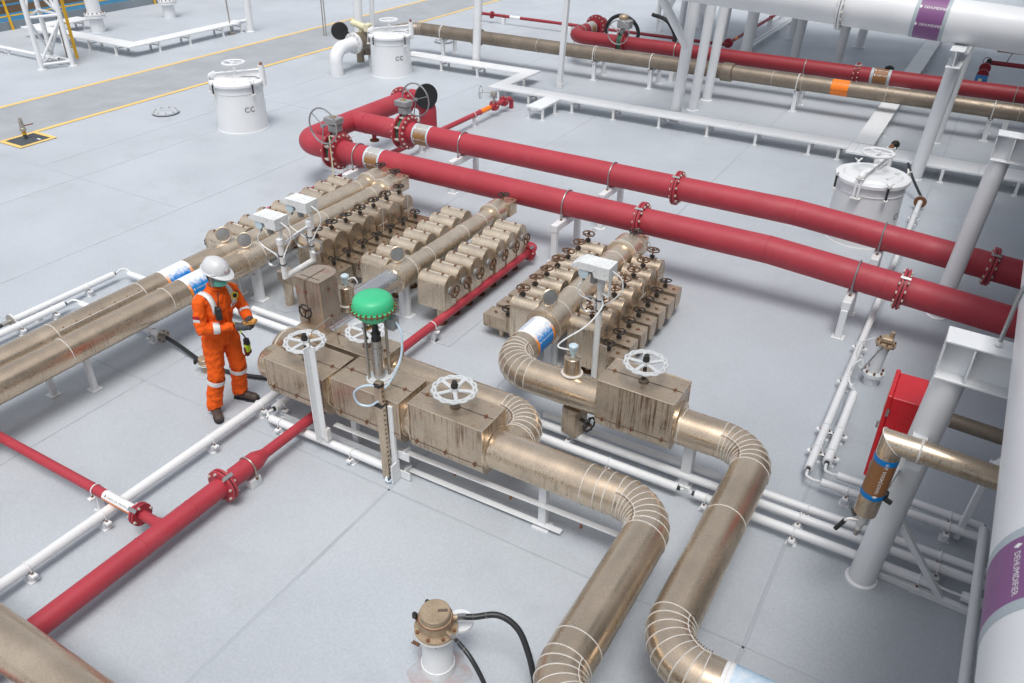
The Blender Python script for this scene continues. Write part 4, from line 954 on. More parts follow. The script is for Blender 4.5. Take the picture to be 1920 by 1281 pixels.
conduit('white pipe from below the bypass elbow to the post of the right hand pipe', [(-3.05, 5.715, zc_), (-1.50, 5.715, zc_)], .041, [(-2.2, 5.715, 'x')], ends=[((-1.50, 5.715, zc_), (1, 0, 0))])
# pair turning the corner near the sounding pipe
g4 = 'paired conduits turning the corner at right'
zc_ = .14
t = conduit('outer of two white pipes coming down the deck to the right corner', [(-.51, 14.35, zc_), (-.51, 6.60, zc_)], .040, [(-.51, y, 'y') for y in (13.7, 12.7, 9.2, 8.35, 7.35, 6.95)], ends=[((-.51, 6.60, zc_), (0, -1, 0))], group=g4)
MB().lathe((-.51, 14.35, zc_), (0, 1, 0), [(.10, 0), (.10, .02)], 20).build('end_flange', 'rustm', t); MB().lathe((-.51, 14.37, zc_), (0, 1, 0), [(.10, 0), (.10, .015), (.03, .03)], 20).build('end_flange', 'white_rusty', t)
jumper(t, [(-.51, 6.57, zc_), (-.50, 6.50, .13), (-.43, 6.47, .13), (-.37, 6.465, zc_)])
MB().tube(spline([(-.51, 14.4, .14), (-.50, 14.55, .14), (-.58, 14.75, .16), (-.75, 15.0, .3), (-.90, 15.15, .5)], 8), .022, 10).build('hose', 'rubber', t)
t = conduit('inner of two white pipes coming down the deck to the right corner', [(-.375, 8.10, zc_), (-.375, 6.78, zc_)], .044, [(-.375, 7.35, 'y'), (-.375, 6.95, 'y')], ends=[((-.375, 6.78, zc_), (0, -1, 0)), ((-.375, 8.10, zc_), (0, 1, 0))], group=g4)
jumper(t, [(-.375, 6.75, zc_), (-.365, 6.67, .13), (-.30, 6.645, .13), (-.25, 6.64, zc_)])
conduit('outer white pipe running on right from the corner behind the red box', [(-.36, 6.465, zc_), (1.0, 6.445, zc_)], .038, [(-.12, 6.46, 'x'), (.74, 6.448, 'x')], ends=[((1.0, 6.445, zc_), (1, 0, 0))], group=g4)
conduit('inner white pipe running on right from the corner behind the red box', [(-.25, 6.64, zc_), (1.0, 6.60, zc_)], .038, [(.74, 6.605, 'x')], ends=[((1.0, 6.60, zc_), (1, 0, 0))], group=g4)
conduit('upright looking white pipe beside the big white duct at the right edge', [(.99, 6.42, .26), (.99, -2, .26)], .040, [])
t = thing('deck_flat', 'white flat bar on the deck right of the big column', 'beam', (.65, 5.69, 0))
MB().bar((.28, 5.69, .03), (1.0, 5.64, .03), .05, .06, bev=.004).build('bar', 'white', t)
t = thing('white_pipe', 'pair of slim white pipes on the deck far behind, seen below the white duct', 'pipe', (-6.3, 26, 0))
for x in (-6.37, -6.26): MB().cyl((x, 23.2, .14), (x, 34, .14), .036, seg=12).build('pipe_wall', 'white', t)
for y in (24.0, 25.6, 27.2, 28.8): MB().box((-6.31, y, .05), (.2, .08, .1)).build('clamp_foot', 'white', t)

# ================================================================== DECK FITTINGS
def deck_pad(t, x, y, r, m='deck'): MB().lathe((x, y, 0), (0, 0, 1), [(r, 0), (r, .006), (r - .01, .009)], 32).build('deck_pad', m, t)
# front nozzle with hoses
x, y = -2.37, 3.06
t = thing('level_gauge', 'white standpipe with rusty tan cap and two black hoses at bottom centre', 'gauge', (x, y, 0))
MB().lathe((x, y, 0), (0, 0, 1), [(.128, 0), (.128, .04), (.118, .09), (.113, .10), (.113, .43)], 32).build('standpipe', 'white', t); MB().ring((x, y, .075), (0, 0, 1), .122, .006, 32, 5).build('weld_bead', 'white', t)
MB().lathe((x, y, .43), (0, 0, 1), [(.16, 0), (.16, .018)], 32).build('flange', 'white_dirty', t); MB().lathe((x, y, .449), (0, 0, 1), [(.158, 0), (.158, .018), (.125, .02), (.118, .03), (.116, .10), (.125, .105), (.125, .118)], 32).build('cap_body', 'tan_nozzle', t)
MB().lathe((x, y, .567), (0, 0, 1), [(.122, 0), (.122, .006), (.112, .008), (.110, .055), (.103, .062)], 32).build('cap_lid', 'tan_nozzle', t); MB().ring((x, y, .570), (0, 0, 1), .122, .005, 32, 5).build('cap_band', 'rustm', t)
b_ = MB(); bolts(b_, (x, y, .467), (0, 0, 1), .14, 8, .014, .016); bolts(b_, (x, y, .43), (0, 0, -1), .14, 8, .012, .018); b_.build('bolts', 'bolt_rust', t, kind='stuff')
MB().box((x + .045, y + .03, .631), (.07, .022, .003), 0, Matrix.Rotation(.6, 3, 'Z')).build('name_plate', 'joint', t)
for a, m_ in ((2.7, 'black'), (3.1, 'black')): MB().box((x + .15 * math.cos(a), y + .15 * math.sin(a) - (.05 if a > 3 else -.03), .53), (.035, .03, .05), .004).build('toggle', m_, t)
MB().lathe((x + .10, y + .16, .40), (0, 0, 1), [(.10, 0), (.10, .02)], 24).build('lug_plate', 'white', t)
for (d, zz, r, ln, P) in (((.80, .60, 0), .54, .023, .10, [(-2.14, 3.22, .54), (-2.0, 3.31, .55), (-1.85, 3.33, .48), (-1.72, 3.27, .34), (-1.60, 3.17, .16), (-1.48, 3.05, .05)]), ((.93, -.20, 0), .50, .017, .12, [(-2.13, 3.0, .50), (-2.02, 2.97, .46), (-1.90, 2.93, .36), (-1.75, 2.86, .20), (-1.60, 2.78, .06), (-1.4, 2.66, .03)])):
    d = V(d).normalized(); p0 = V((x, y, zz)) + d * .115
    MB().cyl(p0, p0 + d * ln * .5, r * .9, seg=12).build('coupling', 'tan_nozzle', t); MB().cyl(p0 + d * ln * .4, p0 + d * ln, r * 1.15, seg=6).build('coupling_nut', 'steel', t)
    P = [p0 + d * ln * .7] + [V(q) for q in P]
    MB().tube(spline(P, 10), r, 14).build('hose', 'rubber', t)
    S_ = spline(P, 10)
    for k in (9, 15): MB().ring(S_[k], S_[k + 1] - S_[k], r + .001, .003, 14, 5).build('hose_clip', 'steel', t)
MB().tube([(x - .14, y - .05, .42), (x - .17, y - .05, .33), (x - .17, y - .07, .26)], .004, 5).build('earth_wire', 'cable', t); MB().cyl((x - .18, y - .06, .24), (x - .12, y - .06, .24), .014, seg=8).build('earth_lug', 'bolt_rust', t)
# primer patch round it
struct_o = MB()
k_ = 40; vv = []
for k in range(k_):
    a = 2 * PI * k / k_; rr = .22 + .035 * math.sin(a * 3 + 1) + .02 * math.sin(a * 7); vv.append((x + rr * math.cos(a), y + rr * math.sin(a), .003))
mat('primer', (.40, .345, .35), .6, var=.08, fine=.1, stain=[((.412, .44, .472), 1., 9, .42)])
struct_o.add(vv, [tuple(range(k_))]).build('primer_patch', 'primer', deck)
# sounding pipe by the red box
x, y = -.27, 8.65
t = thing('sounding_pipe', 'white flanged standpipe with bronze cap near the red box', 'standpipe', (x, y, 0))
MB().cyl((x, y, 0), (x, y, .12), .082, seg=24).build('lower_pipe', 'white', t); MB().lathe((x, y, .12), (0, 0, 1), [(.118, 0), (.118, .04)], 28).build('flange', 'white', t)
b_ = MB(); bolts(b_, (x, y, .165), (0, 0, 1), .098, 7, .014, .026); b_.build('bolts', 'bolt_rust', t, kind='stuff')
MB().tube([(x, y, .165), (x + .035, y, .53)], .062, 24).build('upper_pipe', 'white', t)
MB().lathe((x + .036, y, .53), (.1, 0, 1), [(.108, 0), (.108, .03), (.10, .032)], 24).build('cap_flange', 'tan_nozzle', t); b_ = MB(); bolts(b_, (x + .04, y, .566), (.1, 0, 1), .092, 8, .012, .02); bolts(b_, (x + .036, y, .53), (-.1, 0, -1), .092, 8, .011, .025); b_.build('cap_bolts', 'bolt_rust', t, kind='stuff')
MB().box((x + .045, y, .60), (.12, .105, .06), .012).build('cap_housing', 'tan_nozzle', t); MB().cyl((x + .075, y + .02, .62), (x + .08, y + .02, .69), .026, seg=12).build('cap_knob', 'tan_nozzle', t)
MB().tube([(x + .02, y - .12, .56), (x - .12, y - .16, .22)], .010, 8).build('strut', 'steel', t)
MB().tube(spline([(x - .08, y - .03, .60), (x - .20, y - .06, .50), (x - .21, y - .1, .33), (x - .12, y - .14, .22)], 8), .006, 6).build('cable', 'cable', t); MB().tube(spline([(x - .11, y - .15, .22), (x - .15, y - .12, .33), (x - .24, y - .2, .2), (x - .17, y - .40, .14), (x - .11, y - .46, .14)], 8), .010, 6).build('cable', 'cable', t)
# small fitting behind the worker
x, y = -6.86, 4.90
t = thing('deck_fitting', 'small round deck fitting with black handle behind the worker leg', 'fitting', (x, y, 0)); deck_pad(t, x, y, .15)
MB().lathe((x, y, 0), (0, 0, 1), [(.045, 0), (.045, .10), (.075, .11), (.08, .125), (.08, .135), (.074, .14), (.074, .19), (.066, .197)], 24).build('body', 'tan_nozzle', t); MB().ring((x, y, .118), (0, 0, 1), .079, .006, 24, 5).build('band', 'white', t); MB().box((x - .10, y - .045, .15), (.028, .10, .05), .004, Matrix.Rotation(.5, 3, 'Z')).build('handle', 'black', t)
# hydrant valve on the painted pad
t = thing('deck_valve', 'small brass valve on a dark pad framed in yellow, far left', 'valve', (-16.22, 8.74, 0))
strip(-16.46, -15.92, 8.46, 9.04, t, 'dark_pad', 'pad_dark', .010)
for (a, b, c, d) in ((-16.56, -15.82, 8.36, 8.45), (-16.56, -15.82, 9.05, 9.14), (-16.56, -16.47, 8.45, 9.05), (-15.91, -15.82, 8.45, 9.05)): strip(a, b, c, d, t, 'pad_border', 'yellow_line', .012)
x, y = -16.27, 8.76
MB().cyl((x, y, .0), (x, y, .10), .035, seg=12).build('stub', 'pad_dark', t); MB().cyl((x, y, .10), (x - .0, y, .17), .04, seg=12).build('yellow_neck', 'yellow', t); MB().lathe((x, y, .17), (0, 0, 1), [(.06, 0), (.06, .05), (.045, .06), (.05, .10), (.035, .14), (.045, .18), (.03, .22), (.034, .25)], 14).build('valve_body', 'rod', t); MB().bar((x + .03, y + .02, .27), (x + .16, y + .14, .30), .024, .018).build('lever', 'rustm', t)
strip(-16.08, -15.98, 8.86, 8.90, t, 'pad_mark', 'print_white', .013)
# small manholes
for (x, y, lab) in ((-15.36, 11.40, 'round bolted plate lying on the deck left of the first hatch'), (-14.28, 20.50, 'round bolted plate on the deck below the far clad pipe')):
    t = thing('bolted_plate', lab, 'manhole', (x, y, 0), 'round bolted deck plates'); MB().lathe((x, y, 0), (0, 0, 1), [(.285, 0), (.285, .018)], 36).build('ring', 'black', t); MB().lathe((x, y, .019), (0, 0, 1), [(.28, 0), (.28, .03), (.27, .034)], 36).build('plate', 'deck', t); b_ = MB(); bolts(b_, (x, y, .052), (0, 0, 1), .235, 9, .018, .018); b_.build('bolts', 'tan_nozzle', t, kind='stuff'); MB().bar((x - .1, y - .1, .057), (x + .1, y + .1, .057), .02, .008).build('grip', 'deck', t)
# ================================================================== TANK HATCHES
def hatch(x, y, R, h, ang, label, txt, cang, mirror=1, wheel_ang=0.):
    """round tank hatch; ang = direction (rad) from hinge post to latch end of the yoke"""
    t = thing('tank_hatch', label, 'hatch', (x, y, 0), 'white round tank hatches')
    MB().lathe((x, y, 0), (0, 0, 1), [(R + .012, 0), (R + .012, .012), (R, .016), (R - .012, h - .03), (R - .012, h)], 56).build('coaming', 'white', t)
    MB().ring((x, y, h - .12), (0, 0, 1), R - .006, .007, 56, 5).build('rim_band', 'white', t)
    MB().lathe((x, y, h + .008), (0, 0, 1), [(R + .02, 0), (R + .03, .008), (R + .03, .05), (R + .018, .062), (R - .07, .066), (R - .10, .094), (R - .2, .105), (0.02, .118)], 56).build('lid', 'white', t)
    d = V((math.cos(ang), math.sin(ang), 0)); n = V((-d.y, d.x, 0)); up = V((0, 0, 1)); c = V((x, y, 0))
    hp = c - d * (R + .03); lp = c + d * (R + .02); zb = h + .20
    MB().lathe(hp, (0, 0, 1), [(.062, h - .05), (.062, h + .34), (.066, h + .345), (.066, h + .355)], 20).build('hinge_post', 'white', t); MB().lathe(hp + up * (h + .355), (0, 0, 1), [(.05, 0), (.03, .02), (.022, .045), (.01, .055)], 12).build('hinge_cap', 'rustm', t); MB().lathe(hp + up * (h + .02), (0, 0, 1), [(.06, 0), (.06, .02)], 20).build('hinge_seal', 'white_rusty', t)
    MB().box(hp + d * .08 + up * (h - .02), (.2, .13, .05), .01, Matrix.Rotation(ang, 3, 'Z')).build('hinge_lug', 'white', t)
    y_ = MB()
    y_.bar(hp + up * (zb + .075), c + d * (R - .08) + up * (zb + .0), .085, .014, bev=.004); y_.bar(hp + up * (zb - .03), c + d * (R - .08) + up * (zb - .11), .07, .012, bev=.003); y_.bar(hp + up * (zb + .022), c + d * (R - .08) + up * (zb - .055), .03, .11)
    y_.bar(c + d * (R - .12) + up * (zb + .01), lp + up * (zb - .06), .09, .09, bev=.02); y_.build('yoke', 'white', t)
    MB().cyl(c + up * (zb - .08), c + up * (zb + .10), .036, seg=16).build('yoke_boss', 'white', t); MB().cyl(c + up * (h + .11), c + up * (zb - .06), .016, seg=12).build('screw', 'blackrust', t); MB().lathe(c + up * (h + .112), (0, 0, 1), [(.06, 0), (.05, .02), (.03, .025)], 20).build('screw_seat', 'white_rusty', t)
    wz = zb + .20; w_ = MB(); wcn = c + up * wz; MB().cyl(c + up * (zb + .09), wcn, .02, seg=12).build('wheel_stem', 'white', t)
    w_.ring(wcn, (0, 0, 1), .215, .021, 40, 8)
    for k in range(3):
        a = wheel_ang + 2 * PI * k / 3; w_.bar(wcn, wcn + V((math.cos(a), math.sin(a), 0)) * .21, .035, .014, bev=.003)
    w_.cyl(wcn - up * .02, wcn + up * .025, .035, seg=16); w_.build('handwheel', 'white', t)
    # swing strap at the latch end
    MB().bar(lp + n * .03 + up * (zb - .05), lp + n * .03 + d * .03 + up * (h - .14), .012, .03, n).build('strap', 'white', t); MB().bar(lp - n * .03 + up * (zb - .05), lp - n * .03 + d * .03 + up * (h - .14), .012, .03, n).build('strap', 'white', t)
    MB().cyl(lp - n * .06 + up * (zb - .06), lp + n * .06 + up * (zb - .06), .016, seg=10).build('strap_pin', 'white_dirty', t); MB().box(lp + d * .0 + up * (h - .15), (.10, .15, .016), .004, Matrix.Rotation(ang, 3, 'Z')).build('strap_lug', 'white_dirty', t)
    # wing-nut clips
    for k in range(4):
        a = ang + PI / 4 + k * PI / 2; e = V((math.cos(a), math.sin(a), 0)); p = c + e * (R + .045); f = V((-e.y, e.x, 0))
        cl = MB(); cl.cyl(p + up * (h - .13), p + up * (h + .07), .016, seg=8); cl.m = 1; cl.bar(p + up * (h + .085), p + f * .055 + up * (h + .13), .014, .022, e); cl.bar(p + up * (h + .085), p - f * .055 + up * (h + .13), .014, .022, e); cl.cyl(p - f * .03 + up * (h - .14), p + f * .03 + up * (h - .14), .025, seg=10); cl.cyl(p + up * (h + .065), p + up * (h + .095), .024, seg=8)
        cl.build('clip', ['blackrust', 'white_dirty'], t)
    # stencils
    def side(u, v):
        a = cang + u / R * mirror; return c + V((math.cos(a), math.sin(a), 0)) * (R + .0015) + up * (h * .52 + v)
    lettering(t, 'CC', .145, 'print_black', side, 'stencil', 1.15)
    ld = V((math.cos(cang), math.sin(cang), 0)); lr = V((-ld.y, ld.x, 0))
    lettering(t, txt, .075, 'joint', lambda u, v: c + ld * .28 + lr * (u + .02) + (-ld) * v + up * (h + .1135), 'stencil', 1.2)
    return t
A_ = math.atan2
hatch(-13.24, 11.62, .505, .90, math.radians(215), 'white round hatch with handwheel, leftmost of the three', '4 COT (S)', math.radians(-22), 1, .9)
hatch(-13.32, 16.76, .505, .90, math.radians(215), 'white round hatch next to the curved vent, farthest of the three', '4 COT (P)', math.radians(-28), 1, .9)
hatch(-1.18, 12.75, .50, .93, math.radians(258), 'white round hatch behind the red pipes, at the right', '4 COT (C)', math.radians(-14), 1, .2)

# ================================================================== GRATED TRAYS ON LEGS
def tray(label, segs, z, wd, legs, m='white', joints=()):
    """pipe/cable tray covers: segs = list of (x0,y0,x1,y1) rectangles"""
    t = thing('covered_tray', label, 'tray', (segs[0][0], segs[0][1], 0), 'white covered trays on legs')
    for (x0, y0, x1, y1) in segs:
        MB().box(((x0 + x1) / 2, (y0 + y1) / 2, z - .022), (abs(x1 - x0), abs(y1 - y0), .044), .005).build('cover', m, t)
    for (x, y, ax) in legs:
        dx, dy = ((0, wd / 2 - .03) if ax == 'x' else (wd / 2 - .03, 0))
        for s in (-1, 1):
            MB().box((x + dx * s, y + dy * s, (z - .046) / 2), (.05, .05, z - .046), .003).build('leg', 'white_dirty' if (int(x * 7) % 3 == 0) else m, t); MB().box((x + dx * s, y + dy * s, .004), (.10, .09, .008)).build('foot_plate', m, t)
        MB().box((x, y, z - .13), (max(.03, 2 * dx), max(.03, 2 * dy), .03)).build('cross_bar', 'white_dirty', t)
    for (x, y, ax) in joints: MB().box((x, y, z + .0005), (.006 if ax == 'x' else wd, wd if ax == 'x' else .006, .003)).build('joint_line', 'seam', t)
    return t
z = .28
tray('white covered tray zigzagging from the far hatch to the T branch', [(-13.6, 17.63, -9.72, 18.06), (-10.06, 16.585, -9.72, 17.625), (-10.06, 16.14, -2.05, 16.58), (-8.54, 15.26, -8.16, 16.135)], z, .40, [(-12.43, 17.85, 'x'), (-11.33, 17.85, 'x'), (-9.88, 17.2, 'y'), (-9.8, 16.36, 'x'), (-9.0, 16.36, 'x'), (-7.9, 16.36, 'x'), (-6.9, 16.36, 'x'), (-5.85, 16.36, 'x'), (-4.8, 16.36, 'x'), (-3.8, 16.36, 'x'), (-2.75, 16.36, 'x'), (-2.2, 16.36, 'x'), (-8.35, 15.34, 'y'), (-8.35, 15.9, 'y')], joints=[(-12.6, 17.85, 'x'), (-10.9, 17.85, 'x'), (-8.9, 16.36, 'x'), (-6.6, 16.36, 'x'), (-4.2, 16.36, 'x')])
tray('white covered tray continuing right past the big column', [(-2.045, 15.93, 4, 16.52)], z, .58, [(-.35, 16.2, 'x'), (.85, 16.2, 'x'), (1.8, 16.2, 'x')], joints=[(-1.9, 16.2, 'x'), (.2, 16.2, 'x')])
tray('white covered tray running away to the right, under the far pipes', [(-2.03, 16.585, -1.65, 34)], z, .38, [(-1.84, y, 'y') for y in (17.3, 18.2, 22.9, 23.9, 24.9, 25.9, 26.9, 28, 29.2)], joints=[(-1.84, y, 'y') for y in (20.2, 23.6, 26, 29)])
z = .30
tray('white L shaped covered tray at the upper left, beside the lattice mast', [(-24.9, 14.25, -20.1, 14.72), (-20.55, 14.725, -20.1, 18.35), (-24.9, 14.725, -24.3, 16.1)], z, .44, [(-20.78, 14.48, 'x'), (-21.9, 14.48, 'x'), (-23.1, 14.48, 'x'), (-20.33, 15.2, 'y'), (-20.33, 16.25, 'y'), (-20.33, 17.48, 'y'), (-20.33, 18.2, 'y'), (-24.6, 15.9, 'y')], joints=[(-21.2, 14.48, 'x'), (-20.33, 16.6, 'y')])

# ================================================================== LATTICE MAST
F = [V((-21.0, 12.25, 0)), V((-20.72, 12.92, 0)), V((-21.75, 13.05, 0))]
t = thing('lattice_mast', 'white tubular lattice mast with yellow ladder in the upper left corner', 'mast', (-21.2, 12.7, 0))
up = V((0, 0, 1)); HT = 5.0
for p in F:
    MB().cyl(p, p + up * HT, .060, seg=14).build('leg', 'white', t); MB().lathe(p, (0, 0, 1), [(.11, 0), (.11, .02)], 20).build('foot_plate', 'white', t)
for k in range(3):
    a, b = F[k], F[(k + 1) % 3]
    for j, zz in enumerate((.12, 1.25, 2.4, 3.5)):
        MB().cyl(a + up * zz, b + up * zz, .035, seg=10).build('brace', 'white', t)
        q0, q1 = (a, b) if (j + k) % 2 == 0 else (b, a)
        MB().cyl(q0 + up * (zz + .03), q1 + up * (zz + 1.08), .032, seg=10).build('diagonal', 'white', t)
for (x, y) in ((-21.14, 13.36), (-21.66, 13.5)): MB().bar((x, y, 0.05), (x - .02, y - .02, HT), .03, .075, (0, 1, 0)).build('ladder_rail', 'yellow', t)
me = MB().bar((-.26, .07, 0), (.26, -.07, 0), .03, .03).mesh('rung', 'yellow')
for k in range(15): inst('rung', me, t, (-21.40, 13.43, .3 + k * .3))
MB().box((-21.42, 13.30, 2.5), (.10, .05, 4.9)).build('cable_tray', 'clad_far', t)
t = conduit('white pipe on the deck running into the foot of the lattice mast', [(-25.0, 12.78, .15), (-21.05, 12.80, .15)], .05, [(-23.25, 12.78, 'x')], ends=[((-21.05, 12.80, .15), (1, 0, 0))])

# ================================================================== VENT STANDPIPES, SWAN NECK
for (x, y, r, h1, htop, lab) in ((-23.75, 15.92, .20, .44, 2.5, 'white flanged standpipe behind the L shaped tray, taller one'), (-23.77, 18.58, .19, .44, 1.4, 'white flanged standpipe on a round pad, right of the taller one')):
    t = thing('vent_standpipe', lab, 'standpipe', (x, y, 0), 'white flanged standpipes'); deck_pad(t, x, y, r + .17)
    MB().cyl((x, y, 0), (x, y, h1), r, seg=28).build('lower_pipe', 'white', t); MB().cyl((x, y, h1 + .08), (x, y, htop), r * .98, seg=28).build('upper_pipe', 'white', t)
    for zz in (h1 - .02, h1 + .045): MB().lathe((x, y, zz), (0, 0, 1), [(r + .09, 0), (r + .09, .055)], 28).build('flange', 'white', t)
    b_ = MB(); bolts(b_, (x, y, h1 + .1), (0, 0, 1), r + .05, 12, .022, .03); b_.build('bolts', 'bolt_rust', t, kind='stuff')
x, y = -14.36, 15.86
t = thing('swan_neck', 'white swan neck pipe rising from the deck to a flanged clad valve', 'pipe', (x, y, 0)); deck_pad(t, x, y, .36)
MB().tube(fil([(x, y, 0), (x, y, .62), (x - .02, y + .80, .64)], .40, 10), .165, 32).build('neck', 'white', t); fc = V((x - .02, y + .72, .64)); fn = V((0, 1, .04))
MB().lathe(fc, fn, [(.26, 0), (.26, .03)], 32).build('flange', 'white', t); MB().lathe(fc + V((0, .04, 0)), fn, [(.26, 0), (.26, .03)], 32).build('flange', 'white_dirty', t); b_ = MB(); bolts(b_, fc, -fn, .225, 12, .02, .03); b_.build('bolts', 'bolt', t, kind='stuff')
t = thing('far_clad_valve', 'clad valve with cream actuator and black disc behind the far hatch', 'valve', (x, y + 1.0, 0))
MB().cyl(fc + V((0, .08, 0)), fc + V((0, .70, 0)), .235, seg=32).build('casing', 'clad_far', t); MB().cyl(fc + V((.0, .25, -.5)), fc + V((0, .25, 0)), .10, seg=18).build('drain_leg', 'clad_far', t); MB().cyl(fc + V((.0, .5, -.35)), fc + V((0, .5, 0)), .13, seg=18).build('drain_leg', 'clad_far', t)
g = MB(); g.cyl(fc + V((-.28, .38, .42)), fc + V((.24, .34, .34)), .085, seg=14); g.box(fc + V((.25, .34, .36)), (.16, .2, .2), .02); g.cyl(fc + V((0, .36, .2)), fc + V((0, .36, .38)), .06, seg=12); g.build('actuator', 'cream', t)
MB().lathe(fc + V((-.42, .02, .26)), (.75, -.65, .1), [(.20, -.02), (.22, 0), (.20, .02)], 28).build('disc', 'black', t); MB().cyl(fc + V((-.38, .08, .28)), fc + V((-.1, .3, .1)), .02, seg=8).build('disc_arm', 'black', t)
MB().box(fc + V((.1, .55, -.6)), (.1, .1, .5)).build('leg', 'white', t)
# far left columns of the walkway gantry
def column(x, y, r, h, label, m='white', pad=True, lean=.0):
    t = thing('column', label, 'column', (x, y, 0), 'white round columns')
    MB().cyl((x, y, 0), (x + .056 * h, y, h), r, seg=28).build('shaft', m, t)
    if pad: MB().lathe((x, y, 0), (0, 0, 1), [(r + .035, 0), (r + .035, .02), (r + .01, .03)], 28).build('base_ring', m, t)
    return t
column(-20.0, 18.42, .10, 4, 'white column at the right end of the L shaped tray')
t = thing('valve_spindle', 'thin grey spindle rising at the end of the L shaped tray', 'rod', (-20.2, 18.0, 0)); MB().cyl((-20.25, 17.9, .1), (-20.3, 17.9, 3), .022, seg=8).build('rod', 'rod', t); MB().cyl((-20.25, 17.9, .3), (-20.0, 18.4, .35), .035, seg=10).build('arm', 'white', t); MB().lathe((-20.25, 17.9, .02), (0, 0, 1), [(.12, 0), (.12, .05)], 16).build('collar', 'rod', t)
column(-16.95, 19.85, .13, 5, 'white column behind the swan neck, left of two'); column(-17.15, 20.75, .075, 5, 'slimmer white column behind the swan neck, right of two')
t = thing('valve_spindle', 'thin grey spindle pair left of the column behind the swan neck', 'rod', (-17.6, 19.2, 0))
for dx in (0, .09): MB().cyl((-17.75 + dx, 19.2, 0), (-17.70 + dx, 19.2, 3.2), .016, seg=8).build('rod', 'rod', t)
column(-11.72, 18.22, .105, 4, 'white column rising behind the zigzag tray, left of the square post')
t = thing('square_post', 'slim white square post standing right of the zigzag tray', 'post', (-9.07, 17.84, 0)); MB().bar((-9.07, 17.84, .11), (-8.86, 17.84, 4), .11, .11, (0, 1, 0)).build('shaft', 'white', t); MB().box((-9.06, 17.84, .06), (.13, .13, .12), .004).build('shoe', 'white_dirty', t)
column(-5.72, 16.75, .115, 4, 'white column with slanting brace, first of the three in a row'); column(-5.68, 17.80, .105, 4, 'white column in the middle of the row of three'); column(-5.68, 18.75, .105, 4, 'white column at the back of the row of three')
t = thing('slant_brace', 'white slanting brace joining the first column of the row', 'brace', (-5.7, 16.7, 1.5)); MB().cyl((-5.62, 16.74, 1.55), (-6.05, 15.9, 2.72), .085, seg=20).build('tube', 'white', t)
t = thing('overhead_beam', 'white overhead beam end above the row of three columns', 'beam', (-6, 16.5, 2.7))
for zz, wd in ((2.74, .30), (3.04, .30)): MB().box((-5.85, 17.3, zz), (wd, 3.6, .018)).build('beam_flange', 'white', t)
MB().box((-5.85, 17.3, 2.89), (.015, 3.6, .29)).build('beam_web', 'white', t)
column(-8.66, 26.75, .11, 4, 'white column far behind, left of the gantry', 'white'); column(-5.70, 26.62, .12, 4, 'white column far behind, beside the twin slim pipes'); column(-3.71, 26.53, .12, 4, 'white column far behind, below the purple band')
column(-6.10, 23.1, .15, 4, 'thick white column behind the far red pipe, left'); column(-4.80, 23.1, .12, 4, 'grey white column behind the far red pipe, middle', 'grey_paint'); column(-3.70, 23.1, .12, 4, 'grey white column behind the far red pipe, right', 'grey_paint')
t = thing('gantry_frame', 'white gantry legs with plated node at the far top centre', 'gantry', (-8.6, 26, 0))
for (x, y, r) in ((-9.6, 25.4, .07), (-7.35, 25.2, .06), (-8.85, 25.5, .10)): MB().cyl((x, y, 0), (x + .2, y, 4), r, seg=16).build('leg', 'white', t)
MB().prism([(-9.6, 0), (-9.45, 0), (-8.85, 1.5), (-8.5, 1.5), (-7.95, 0.1), (-7.8, .1), (-8.45, 1.9), (-8.9, 1.9)], 'y', 25.35, 25.40).build('gusset', 'white', t)
MB().box((-7.9, 25.6, 1.45), (1.2, .05, .2)).build('cross_plate', 'gear_grey', t)
# ================================================================== BIG COLUMNS, BEAMS, WHITE DUCTS AT THE RIGHT
def ibeam(t, p0, p1, hgt=.30, wd=.21, tf=.020, m='white'):
    p0, p1 = V(p0), V(p1)
    for s in (-1, 1): MB().bar(p0 + V((0, 0, s * (hgt / 2 - tf / 2))), p1 + V((0, 0, s * (hgt / 2 - tf / 2))), wd, tf, bev=.004).build('beam_flange', m, t)
    MB().bar(p0, p1, .014, hgt - 2 * tf - .002).build('beam_web', m, t)
def big_col(x, y, r, label, h=2.13, beam=True, ax='x'):
    t = thing('support_column', label, 'column', (x, y, 0), 'big columns carrying the white ducts')
    MB().cyl((x, y, 0), (x + .056 * h, y, h), r, seg=36).build('shaft', 'white', t); MB().lathe((x, y, 0), (0, 0, 1), [(r + .022, 0), (r + .022, .018), (r + .004, .03)], 36).build('base_ring', 'white', t)
    return t
t = big_col(.19, 5.58, .108, 'big white column at right with the red box fixed to it')
xt = .19 + .056 * 2.13
ibeam(t, (.20, 5.56, 2.29), (3.4, 5.56, 2.22), .31, .22)
for s in (-1, 1): MB().box((xt + .08, 5.56 + s * .058, 2.285), (.012, .095, .26)).build('stiffener', 'white', t)
MB().box((.206, 5.56, 2.285), (.010, .2, .26)).build('end_plate', 'white', t)
MB().bar((.24, 5.62, .80), (.80, 5.66, .02), .06, .05, (0, 0, 1), .004).build('stay', 'white', t)
MB().bar((1.05, 5.62, 1.95), (.86, 6.4, .9), .10, .03, (1, 0, 0), .004).build('knee_brace', 'white', t)
MB().bar((.86, 6.42, .95), (.83, 6.5, .02), .05, .08, (0, 1, 0), .004).build('knee_leg', 'white', t)
t = big_col(.19, 10.70, .108, 'big white column standing behind the two thick red pipes at right')
ibeam(t, (.20, 10.68, 2.29), (3.4, 10.68, 2.22), .31, .22)
MB().box((.206, 10.68, 2.285), (.010, .2, .26)).build('end_plate', 'white', t); MB().box((xt + .08, 10.62, 2.285), (.012, .095, .26)).build('stiffener', 'white', t)
t = big_col(-.77, 15.87, .115, 'big white column at right carrying the far white duct')
ibeam(t, (-.65, 15.25, 2.24), (-.60, 18.6, 2.24), .28, .22); MB().cyl((-.70, 15.98, 1.0), (-.62, 16.9, 2.05), .09, seg=20).build('brace', 'white', t)
